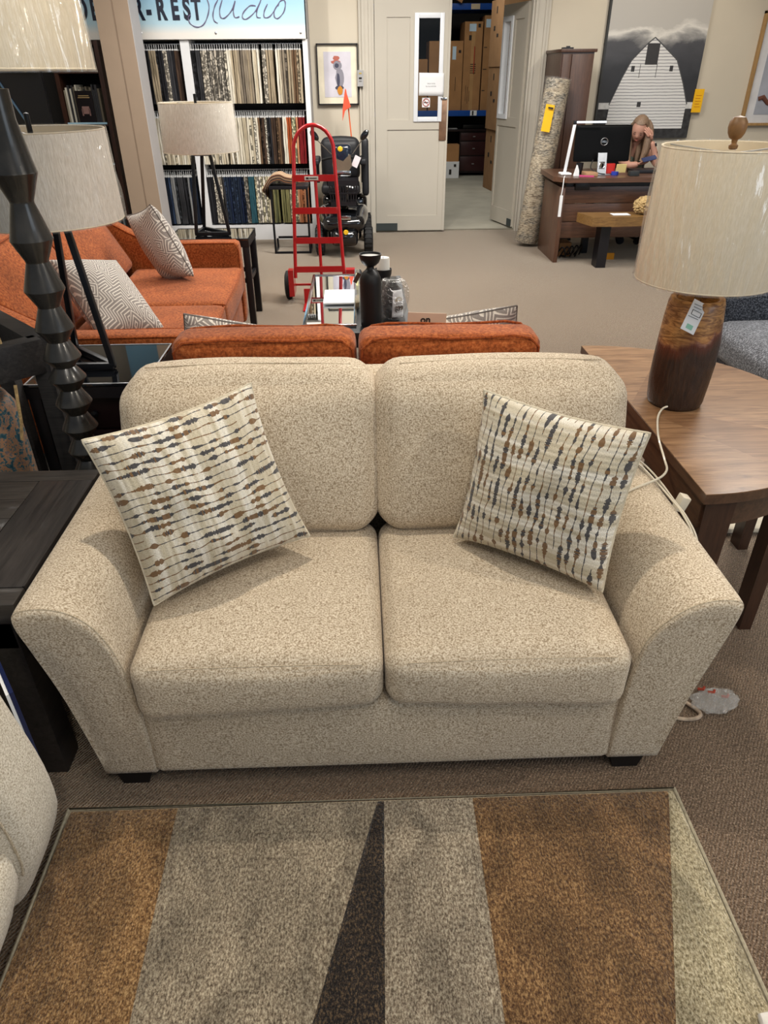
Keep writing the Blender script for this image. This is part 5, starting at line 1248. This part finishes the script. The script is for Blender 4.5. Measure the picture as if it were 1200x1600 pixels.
MB().obox((1.862, 7.607, 1.265), (.05, .003, .014), Matrix.Rotation(.15, 3, 'Y')).build('label_print', M_print, rr_, False)
t = MB(); t.tube(catmull([(1.92, 7.75, .02), (1.95, 7.72, .12), (1.98, 7.72, .10), (1.96, 7.70, .02), (2.0, 7.68, .01)], 6), .006, 6); tag(t.build('black_cable', M_rubber), 'black cable loop on the carpet between the rolled rug and the desk', 'cable')

ds = thing('office_desk', 'walnut office desk with panelled front at the back right', 'desk', (2.8, 7.3, 0))
M_desk = wood('desk_walnut', '#3f2a20', '#6a4936', 0, .38, 5, .15); M_desk_v = wood('desk_walnut_upright', '#3f2a20', '#6a4936', 2, .38, 5, .15)
MB().prism([(1.80, 6.98), (1.90, 6.84), (3.95, 6.84), (3.95, 7.58), (1.82, 7.58)], .705, .745, 'z').build('desktop', M_desk, ds, False)
MB().box(1.865, 1.905, 6.90, 7.56, 0, .66, .003).build('side_panel', M_desk_v, ds)
MB().box(3.85, 3.89, 6.90, 7.56, 0, .66, .003).build('side_panel', M_desk_v, ds)
for z0, z1 in ((.52, .66), (.36, .515), (.215, .355)): MB().box(1.906, 3.849, 6.95, 6.97, z0, z1, .002).build('front_panel', M_desk, ds)
MB().box(1.93, 3.83, 6.975, 7.54, .66, .704).build('under_frame', M_black, ds, False)
MB().box(2.0, 2.14, 6.935, 6.975, .63, .70, .01).build('cable_box', M_black, ds)
for x in (2.25, 3.6): MB().box(x, x + .06, 7.3, 7.36, 0, .66).build('leg', M_metalblk, ds, False)
bn = thing('bench', 'live-edge wooden bench with black legs in front of the office desk', 'bench', (2.7, 6.7, 0))
P = [(2.03, 6.86), (2.06, 6.74), (2.10, 6.60), (2.3, 6.575), (2.6, 6.60), (2.9, 6.57), (3.2, 6.60), (3.5, 6.585), (3.5, 6.86)]
MB().prism(P, .375, .455, 'z').build('slab', wood('live_edge', '#5a3f24', '#93703f', 0, .4, 6, .1), bn, False)
for x in (2.21, 3.3):
    t = MB(); t.box(x, x + .09, 6.66, 6.80, 0, .375); t.build('leg', M_black, bn, False)
tag(MB().box(2.30, 2.46, 6.66, 6.76, .457, .460).build('paper_sheet', M_paper, None, False), 'white paper lying on the live-edge bench', 'paper')
tt = MB()
bm = bmesh.new(); bmesh.ops.create_icosphere(bm, subdivisions=4, radius=1)
for q_ in bm.verts:
    p = q_.co; k = 1 + .3 * mnoise.noise(p * 6); q_.co = Vector((2.60 + p.x * .10 * k, 6.72 + p.y * .09 * k, .53 + p.z * .075 * k))
tag(tt.bm(bm).build('shaggy_cushion', plain('shaggy_tan', '#b59a6b', .95, var=.3, scale=40, bump=.8, bscale=60)), 'shaggy tan cushion on the bench beside the log lamp shade', 'cushion')
tag(MB().box(2.37, 2.49, 7.0, 7.01, .05, .11).build('yellow_block', plain('orange_yellow', '#d9930f', .5), None, False), 'yellow card lying in the shadow under the office desk', 'card')
bpy.data.objects['yellow_block'].name = 'yellow_card'; bpy.data.objects['yellow_card'].location = (0, 0, -.05)
t = MB()
for k in range(5): t.tube(catmull([(1.93 + .05 * k, 7.1, .01), (1.97 + .05 * k, 7.0 + .02 * k, .12), (2.02 + .04 * k, 7.05, .03 + .02 * k), (2.0 + .05 * k, 7.2, .01)], 5), .007, 6)
tag(t.build('cable_tangle', M_rubber), 'tangle of black cables on the floor under the left end of the office desk', 'cable', None, 'stuff')
tag(MB().box(1.98, 2.10, 7.15, 7.35, .001, .13, .004).build('cardboard_box', M_card, None, False), 'small brown box on the floor under the office desk', 'box')

mo = thing('monitor', 'large black computer monitor seen from behind on the office desk', 'monitor', (2.28, 7.2, .745))
def tl_(p, u): p.y += (p.z - .98) * .12; return p
MB().cushion(2.015, 2.535, 7.17, 7.20, .845, 1.145, .008, (0, .0, 0), 6, tl_).build('shell', plain('monitor_black', '#070708', .45, spec=.12), mo)
t = MB(); t.tube([(2.285 + .032 * math.cos(a), 7.169, 1.01 + .030 * math.sin(a)) for a in [2 * PI * k / 28 for k in range(28)]], .0035, 6, True); t.build('ring_logo', M_silver, mo)
text_mesh('DELL', .022, (2.285, 7.168, 1.003), bold=.0008).build('logo_letters', M_silver, mo, False)
nk = MB()
Mn = Matrix.Rotation(-.28, 3, 'X')
for sz, cc in (((.016, .01, .19), (-.033, 0, 0)), ((.016, .01, .19), (.033, 0, 0)), ((.05, .01, .075), (0, 0, .0575)), ((.05, .01, .055), (0, 0, -.0675))): nk.obox(Vector((2.262, 7.075, .832)) + Mn @ Vector(cc), sz, Mn)
nk.build('stand_neck', M_silver, mo, False)
t = MB(); t.tube([Vector((2.262, 7.075, .832)) + Mn @ Vector((.024 * math.cos(a), -.001, -.012 + .026 * math.sin(a))) for a in [2 * PI * k / 20 for k in range(20)]], .006, 6, True); t.build('cable_hole_ring', M_silver, mo)
MB().box(2.19, 2.34, 7.02, 7.20, .746, .754, .002).build('stand_foot', M_silver, mo)
t = MB(); t.tube(catmull([(2.20, 7.16, .86), (2.17, 7.10, .80), (2.22, 7.04, .765), (2.28, 7.0, .757)], 6), .005, 6); t.build('cable', M_rubber, mo)
dl = thing('desk_lamp', 'slim white folding desk lamp left of the monitor', 'lamp', (1.93, 7.1, .745))
MB().cushion(1.885, 1.985, 7.04, 7.16, .746, .765, .008, (0, 0, 0), 5).build('base', M_white, dl)
t = MB(); t.bar((1.93, 7.1, .765), (1.972, 7.1, 1.16), .026, .018, bev=.003); t.build('upright_arm', M_whiteframe, dl)
MB().box(1.955, 1.985, 7.088, 7.112, 1.155, 1.185, .003).build('hinge', M_black, dl)
MB().box(1.985, 2.255, 7.09, 7.11, 1.165, 1.180, .003).build('light_bar', plain('light_bar', '#eef4fb', .3, emit='#dcecff', estr=1.2), dl)
its = [('stapler', 'white wedge-shaped tape holder beside the desk lamp', 'holder', MB().prism([(1.99, .746), (2.035, .746), (2.03, .79), (2.012, .835)], 6.98, 7.02), M_paper),
       ('note_pad', 'yellow note pad at the foot of the monitor', 'note pad', MB().obox((2.435, 7.04, .80), (.09, .01, .07), Matrix.Rotation(.2, 3, 'X')), plain('pad_yellow', '#dcc987', .7)),
       ('red_box', 'small red box under the monitor edge', 'box', MB().box(2.30, 2.39, 7.08, 7.12, .756, .835), plain('bright_red', '#c32a22', .5)),
       ('tape_roll', 'blue tape roll beside the small red box', 'tape', MB().lathe(2.38, 7.03, [(.015, .747), (.032, .747), (.032, .775), (.015, .775), (.015, .747)], 20, cap=False), plain('tape_blue', '#2a3fa6', .4)),
       ('black_box', 'small black box at the front of the office desk', 'box', MB().box(2.49, 2.575, 6.93, 7.0, .746, .785, .003), plain('slate_box', '#2a2e30', .5)),
       ('flat_screen', 'low black keyboard tray along the right of the office desk', 'tray', MB().box(2.58, 3.0, 7.12, 7.3, .746, .775, .004), M_black),
       ('book', 'magazine pile left of the monitor foot', 'magazine', MB().box(2.09, 2.2, 6.95, 7.1, .746, .775, .002), plain('mag_tan', '#b08a67', .5)),
       ('pen', 'pink marker lying at the front of the office desk', 'pen', MB().bar((2.03, 6.95, .752), (2.15, 6.90, .752), .012), plain('pink', '#c24b7d', .4)),
       ('cup', 'dark pen cup behind the white tape holder', 'cup', MB().lathe(2.075, 7.14, [(.03, .746), (.034, .84), (.030, .84), (.027, .75), (0, .75)], 20), M_black)]
names = {'red_box': 'small_box', 'flat_screen': 'keyboard_tray', 'black_box': 'small_box', 'stapler': 'tape_holder', 'cup': 'pen_cup', 'pen': 'marker'}
for nme, lab, ct_, m_, mt_ in its: tag(m_.build(names.get(nme, nme), mt_), lab, ct_)
t = MB(); t.tube(catmull([(1.90, 6.96, .75), (1.872, 6.88, .74), (1.865, 6.86, .66), (1.86, 6.86, .60)], 5), .004, 6); t.box(1.85, 1.875, 6.85, 6.865, .42, .60)
tag(t.build('power_cord', M_paper), 'white cord with adapter hanging over the left edge of the office desk', 'cord')

# barn picture
bp = thing('barn_picture', 'very large black and white barn picture on the back wall behind the seated woman', 'picture', (3.1, 8.54, .94))
bg = NT('barn_sky'); v = bg.coord(scale=(1, 1, 2.2)); cl = bg.noise(v, 2.0, 6, .55, .3); sp = bg.n('ShaderNodeSeparateXYZ'); bg.l(bg.coord(), sp.inputs[0])
hh = bg.math('ADD', sp.outputs[2], bg.math('MULTIPLY', bg.math('SUBTRACT', cl, .5), .45))
bg.base(bg.ramp(hh, [(.0, '#302f31'), (.60, '#2c2e33'), (.84, '#4a4b50'), (.90, '#9a9997'), (.95, '#dcd9d2'), (1.0, '#b9b6b0')])); bg.set(Roughness=.5)
MB().box(2.59, 3.612, 8.505, 8.545, .94, 2.42).build('canvas', bg.m, bp, False)
bpy.data.objects['canvas'].data.update()
MB().box(2.572, 2.59, 8.50, 8.548, .93, 2.43).build('canvas_edge', plain('canvas_edge', '#3b3d3e', .7), bp, False)
MB().box(2.59, 3.612, 8.503, 8.505, .94, 1.215).build('field', plain('field_dark', '#38383a', .8, var=.3, scale=22), bp, False)
MB().box(2.59, 3.612, 8.5015, 8.503, 1.215, 1.275).build('fence_band', plain('band_white', '#cfd0cf', .8, var=.12, scale=20), bp, False)
bw_ = NT('barn_boards'); w1 = bw_.n('ShaderNodeTexWave', bands_direction='Z'); bw_.l(bw_.coord(), w1.inputs[0]); w1.inputs['Scale'].default_value = 11; w1.inputs['Distortion'].default_value = 1.2; w1.inputs['Detail'].default_value = 3
nb = bw_.noise(bw_.coord(scale=(1, 1, 5)), 18, 4, .7)
bw_.base(bw_.mix(bw_.ramp(bw_.math('MULTIPLY', w1.outputs[1], nb), [(.02, (1, 1, 1, 1)), (.1, (0, 0, 0, 1))]), lin('#dcdcdb'), lin('#85868a'))); bw_.set(Roughness=.8)
MB().prism([(3.08, 1.845), (3.01, 1.79), (2.875, 1.65), (2.80, 1.50), (2.705, 1.262), (2.705, 1.215), (2.69, 1.03), (3.53, 1.03), (3.53, 1.262), (3.45, 1.45), (3.345, 1.65), (3.16, 1.79)], 8.498, 8.5015).build('barn_wall', bw_.m, bp, False)
t = MB()
for p, q_ in (((3.08, 1.85), (3.005, 1.79)), ((3.005, 1.79), (2.872, 1.655)), ((2.872, 1.655), (2.797, 1.50)), ((2.797, 1.50), (2.70, 1.258)), ((3.08, 1.85), (3.165, 1.79)), ((3.165, 1.79), (3.35, 1.655)), ((3.35, 1.655), (3.455, 1.45)), ((3.455, 1.45), (3.538, 1.258))): t.bar((p[0], 8.497, p[1]), (q_[0], 8.497, q_[1]), .003, .010)
t.build('roof_edge', plain('roof_edge', '#4f5052', .7), bp, False)
M_bwin = plain('barn_opening', '#3c3c3e', .8)
for a, b, c, d in ((3.015, 3.145, 1.615, 1.80), (2.88, 2.915, 1.555, 1.605), (3.285, 3.32, 1.555, 1.605), (3.0, 3.04, 1.235, 1.28)): MB().box(a, b, 8.496, 8.498, c, d).build('opening', M_bwin, bp, False)
t = MB(); t.box(2.97, 2.975, 8.4965, 8.498, 1.50, 1.62); t.box(3.145, 3.15, 8.4965, 8.498, 1.50, 1.62); t.build('door_line', MC['roof_edge'], bp, False)
yt = tag(MB().box(3.60, 3.70, 8.49, 8.498, 1.18, 1.395).build('yellow_price_tag', M_yellow, None, False), 'yellow price tag at the right edge of the barn picture', 'tag')
t = MB()
for k in range(5): t.box(3.62, 3.68 - .01 * (k % 2), 8.488, 8.49, 1.23 + .026 * k, 1.235 + .026 * k)
t.build('print', plain('tag_print', '#c57c10', .7), yt, False)
fr = thing('framed_print', 'wood framed print with wide white mat at the upper right edge', 'picture', (4.6, 8.54, 1.06))
t = MB()
for a, b, c, d in ((4.18, 4.205, 1.05, 2.07), (5.05, 5.075, 1.05, 2.07), (4.18, 5.075, 2.045, 2.07), (4.18, 5.075, 1.05, 1.075)): t.box(a, b, 8.495, 8.548, c, d, .002)
t.build('frame', wood('oak_frame', '#8a6a3f', '#b8935f', 2, .5, 6), fr)
MB().box(4.205, 5.05, 8.52, 8.546, 1.075, 2.045).build('mat_board', plain('cool_white_mat', '#d8d8da', .7), fr, False)
MB().box(4.30, 4.95, 8.515, 8.52, 1.155, 1.95).build('print_sheet', plain('blue_grey_print', '#a8adb8', .6, var=.12, scale=4), fr, False)
t = MB(); t.tube([(4.31, 8.512, 1.30), (4.36, 8.512, 1.315), (4.42, 8.512, 1.26), (4.5, 8.512, 1.24)], [.02, .024, .02, .02], 8); t.build('brown_shape', plain('print_brown', '#6d4436', .7), fr)

# ---------------------------------------------------------------- seated woman
M_skin = plain('skin', '#bd8e7b', .55, var=.04); M_hair = wood('hair', '#4d3a2e', '#9a8068', 2, .55, 10, 0, 22)
pw = thing('person', 'seated woman with long hair resting her forehead on one hand and holding a phone', 'person', (2.83, 7.9, 0))
def skin_chain(pts, rad, edges_=None, root=0, sub=2):
    bm = bmesh.new(); vs = [bm.verts.new(p) for p in pts]
    for a, b in (edges_ or [(i, i + 1) for i in range(len(pts) - 1)]): bm.edges.new((vs[a], vs[b]))
    me = bpy.data.meshes.new('s'); bm.to_mesh(me); bm.free()
    o = bpy.data.objects.new('s', me); COL.objects.link(o)
    m = o.modifiers.new('k', 'SKIN'); m.use_smooth_shade = True
    for i, sv in enumerate(me.skin_vertices[0].data):
        r = rad[i]; sv.radius = (r, r) if not isinstance(r, tuple) else r; sv.use_root = (i == root)
    s = o.modifiers.new('s', 'SUBSURF'); s.levels = s.render_levels = sub
    dg = bpy.context.evaluated_depsgraph_get(); dg.update()
    em = bpy.data.meshes.new_from_object(o.evaluated_get(dg))
    mb = MB().add([v.co.copy() for v in em.vertices], [list(p.vertices) for p in em.polygons])
    bpy.data.objects.remove(o); bpy.data.meshes.remove(me); bpy.data.meshes.remove(em); return mb
# head turned down to the phone, face towards the camera's left
HC = Vector((2.772, 7.66, 1.075)); Mh = Matrix.Rotation(-.50, 3, 'Z') @ Matrix.Rotation(.50, 3, 'X') @ Matrix.Rotation(.12, 3, 'Y')
bm = bmesh.new(); bmesh.ops.create_uvsphere(bm, u_segments=36, v_segments=28, radius=1)
for q_ in bm.verts:
    p = q_.co.copy()
    x, y, z = p.x * .073, p.y * .092, p.z * .112
    if z < 0: x *= 1 - .30 * (-p.z) ** 1.4; y *= 1 - .12 * (-p.z)
    if p.y < 0:
        f = -p.y
        y -= .016 * math.exp(-((p.x) / .16) ** 2 - ((p.z + .18) / .17) ** 2) * f      # nose
        y += .007 * (math.exp(-((p.x - .38) / .2) ** 2 - ((p.z - .04) / .13) ** 2) + math.exp(-((p.x + .38) / .2) ** 2 - ((p.z - .04) / .13) ** 2))
        y -= .005 * math.exp(-(p.x / .3) ** 2 - ((p.z + .50) / .07) ** 2)             # lips
        y -= .006 * math.exp(-(p.x / .3) ** 2 - ((p.z + .85) / .16) ** 2)             # chin
    q_.co = HC + Mh @ Vector((x, y, z))
body = skin_chain([(2.84, 7.98, .60), (2.84, 7.97, .68), (2.835, 7.92, .79), (2.825, 7.84, .90), (2.80, 7.76, .965), (2.785, 7.71, 1.00),
                   (2.93, 7.84, .90), (2.985, 7.78, .84), (2.985, 7.58, .765), (2.945, 7.60, .86), (2.885, 7.585, .98),
                   (2.72, 7.84, .89), (2.67, 7.76, .80), (2.70, 7.58, .765), (2.77, 7.52, .785)],
                  [.12, .12, .115, .10, .055, .048, .065, .048, .040, .034, .024, .065, .046, .036, .026],
                  [(0, 1), (1, 2), (2, 3), (3, 4), (4, 5), (3, 6), (6, 7), (7, 8), (8, 9), (9, 10), (3, 11), (11, 12), (12, 13), (13, 14)])
body.bm(bm)
body.build('body', M_skin, pw, True, 80)
shirt = skin_chain([(2.84, 7.98, .59), (2.84, 7.97, .68), (2.835, 7.92, .78), (2.825, 7.85, .885), (2.93, 7.84, .885), (2.72, 7.84, .875)], [.128, .128, .124, .105, .06, .06], [(0, 1), (1, 2), (2, 3), (3, 4), (3, 5)])
shirt.build('shirt', plain('sage_top', '#6f7a6c', .85), pw)
skin_chain([(2.84, 7.98, .575), (2.76, 7.86, .55), (2.72, 7.62, .53), (2.72, 7.60, .10), (2.72, 7.52, .05), (2.92, 7.86, .55), (2.96, 7.62, .53), (2.96, 7.60, .10), (2.96, 7.52, .05)], [.115, .085, .07, .045, .045, .085, .07, .045, .045], [(0, 1), (1, 2), (2, 3), (3, 4), (0, 5), (5, 6), (6, 7), (7, 8)]).build('trousers', plain('dark_denim', '#23262e', .8), pw)
# hair: cap plus long falls each side
bm = bmesh.new(); bmesh.ops.create_uvsphere(bm, u_segments=32, v_segments=22, radius=1)
for q_ in bm.verts:
    p = q_.co.copy(); x, y, z = p.x * .086, p.y * .104 + .012, p.z * .120 + .010
    if p.y < -.25 and p.z < .62: y = -.066 * (1 - .2 * abs(p.x)) + .03
    q_.co = HC + Mh @ Vector((x, y + .004 * mnoise.noise(p * 6), z))
hb = MB().bm(bm)
for off, pts in enumerate(([(2.835, 7.66, 1.15), (2.868, 7.64, 1.08), (2.872, 7.63, .97), (2.86, 7.62, .86), (2.845, 7.62, .79)], [(2.82, 7.64, 1.14), (2.85, 7.61, 1.03), (2.845, 7.60, .92), (2.825, 7.60, .83), (2.815, 7.60, .80)],
                           [(2.80, 7.72, 1.15), (2.83, 7.74, 1.05), (2.83, 7.74, .92), (2.82, 7.74, .80), (2.82, 7.74, .72)], [(2.74, 7.72, 1.13), (2.70, 7.72, 1.05), (2.705, 7.71, .94), (2.72, 7.70, .85), (2.73, 7.70, .80)])):
    P = catmull(pts, 5); hb.tube(P, [.014 + .022 * math.sin(PI * min(.9, .15 + i / len(P))) for i in range(len(P))], 12)
hb.build('hair', M_hair, pw)
M_eye = plain('eye_dark', '#2a1d18', .4)
for sx_ in (-1, 1):
    c_ = HC + Mh @ Vector((sx_ * .029, -.083, .004)); t = MB(); t.tube([c_ + Mh @ Vector((-.013, .002, 0)), c_ + Mh @ Vector((0, -.001, -.004)), c_ + Mh @ Vector((.013, .002, 0))], .0028, 6); t.build('eyelid', M_eye, pw)
    c_ = HC + Mh @ Vector((sx_ * .029, -.086, .024)); t = MB(); t.tube([c_ + Mh @ Vector((-.016, .004, -.002)), c_ + Mh @ Vector((0, -.001, .002)), c_ + Mh @ Vector((.016, .004, -.001))], .0022, 6); t.build('eyebrow', M_hair, pw)
c_ = HC + Mh @ Vector((0, -.088, -.056)); t = MB(); t.tube([c_ + Mh @ Vector((-.018, .006, 0)), c_, c_ + Mh @ Vector((.018, .006, 0))], [.002, .0038, .002], 6); t.build('lips', plain('lips', '#9c5249', .5), pw)
def hand(wrist, dirv, palmn, side, curl, name='hand'):
    d = Vector(dirv).normalized(); nrm = Vector(palmn).normalized(); s_ = d.cross(nrm).normalized() * side; W_ = Vector(wrist)
    mb = skin_chain([W_ - d * .01, W_ + d * .03, W_ + d * .065], [(.022, .016), (.032, .014), (.034, .012)], sub=2)
    for k, (o_, L_) in enumerate(((-.027, .062), (-.009, .072), (.009, .068), (.027, .054))):
        b = W_ + d * .06 + s_ * o_; p1 = b + d * L_ * .42 + nrm * curl * .3 * L_; p2 = p1 + d * L_ * .3 + nrm * curl * .5 * L_; p3 = p2 + d * L_ * .18 + nrm * curl * .55 * L_
        f = skin_chain([W_ + d * .04 + s_ * o_ * .8, b, p1, p2, p3], [.009, .0095, .009, .0085, .0075], sub=1); mb.add(f.v, f.f)
    th_ = W_ + d * .015 - s_ * .02; f = skin_chain([th_, th_ + d * .02 - s_ * .022 + nrm * .006, th_ + d * .045 - s_ * .030 + nrm * .014, th_ + d * .062 - s_ * .026 + nrm * .02], [.012, .011, .0095, .008], sub=1); mb.add(f.v, f.f)
    return mb.build(name, M_skin, pw, True, 80)
hand((2.876, 7.575, .995), (-.55, -.10, .80), (-.5, .8, -.1), 1, .30)
hand((2.765, 7.525, .787), (.8, -.25, .12), (0, .25, .9), -1, .5)
t = MB(); t.lathe(0, 0, [(.029, -.012), (.030, 0), (.029, .012)], 20, M=Matrix.Translation((2.905, 7.60, .945)) @ Matrix.Rotation(-.42, 4, 'Y')); t.build('watch_strap', M_white, pw)
MB().obox((2.925, 7.578, .948), (.02, .02, .028), Matrix.Rotation(-.42, 3, 'Y'), .003).build('watch_face', M_black, pw)
t = MB(); t.tube(catmull([(2.948, 7.568, .89), (2.958, 7.567, .865), (2.962, 7.566, .845)], 4), .0018, 5); t.tube([(2.965 + .009 * math.cos(a), 7.563, .832 + .010 * math.sin(a)) for a in [2 * PI * k / 12 for k in range(12)]], .0016, 5, True); t.tube([(2.966 + .011 * math.cos(a), 7.561, .808 + .012 * math.sin(a)) for a in [2 * PI * k / 12 for k in range(12)]], .0016, 5, True)
t.build('arm_tattoo', M_print, pw)
tag(MB().obox((2.84, 7.452, .838), (.135, .07, .008), Matrix.Rotation(-.22, 3, 'Y') @ Matrix.Rotation(.4, 3, 'X'), .003).build('mobile_phone', plain('phone_blue', '#3a4468', .25)), 'dark blue phone held in the seated woman\'s lower hand', 'phone')
oc = thing('office_chair', 'black office chair back mostly hidden behind the monitor and the seated woman', 'chair', (2.85, 8.05, 0))
MB().cushion(2.60, 3.10, 7.70, 8.15, .38, .45, .03, (0, 0, .01), 8).build('seat', M_black, oc)
MB().cushion(2.62, 3.08, 8.16, 8.22, .50, 1.02, .03, (0, .01, 0), 8).build('backrest', M_black, oc)
t = MB(); t.tube([(2.85, 7.93, .08), (2.85, 7.93, .38)], .03, 12); t.build('gas_post', M_metalblk, oc)
t = MB()
for k in range(5): a = 2 * PI * k / 5; t.bar((2.85, 7.93, .09), (2.85 + .28 * math.cos(a), 7.93 + .28 * math.sin(a), .06), .035, .03)
t.build('star_base', M_metalblk, oc)
for k in range(5): a = 2 * PI * k / 5; MB().lathe(0, 0, [(0, -.02), (.028, -.02), (.03, 0), (.028, .02), (0, .02)], 14, M=Matrix.Translation((2.85 + .28 * math.cos(a), 7.93 + .28 * math.sin(a), .031)) @ Matrix.Rotation(PI / 2, 4, 'X')).build('caster', M_rubber, oc)
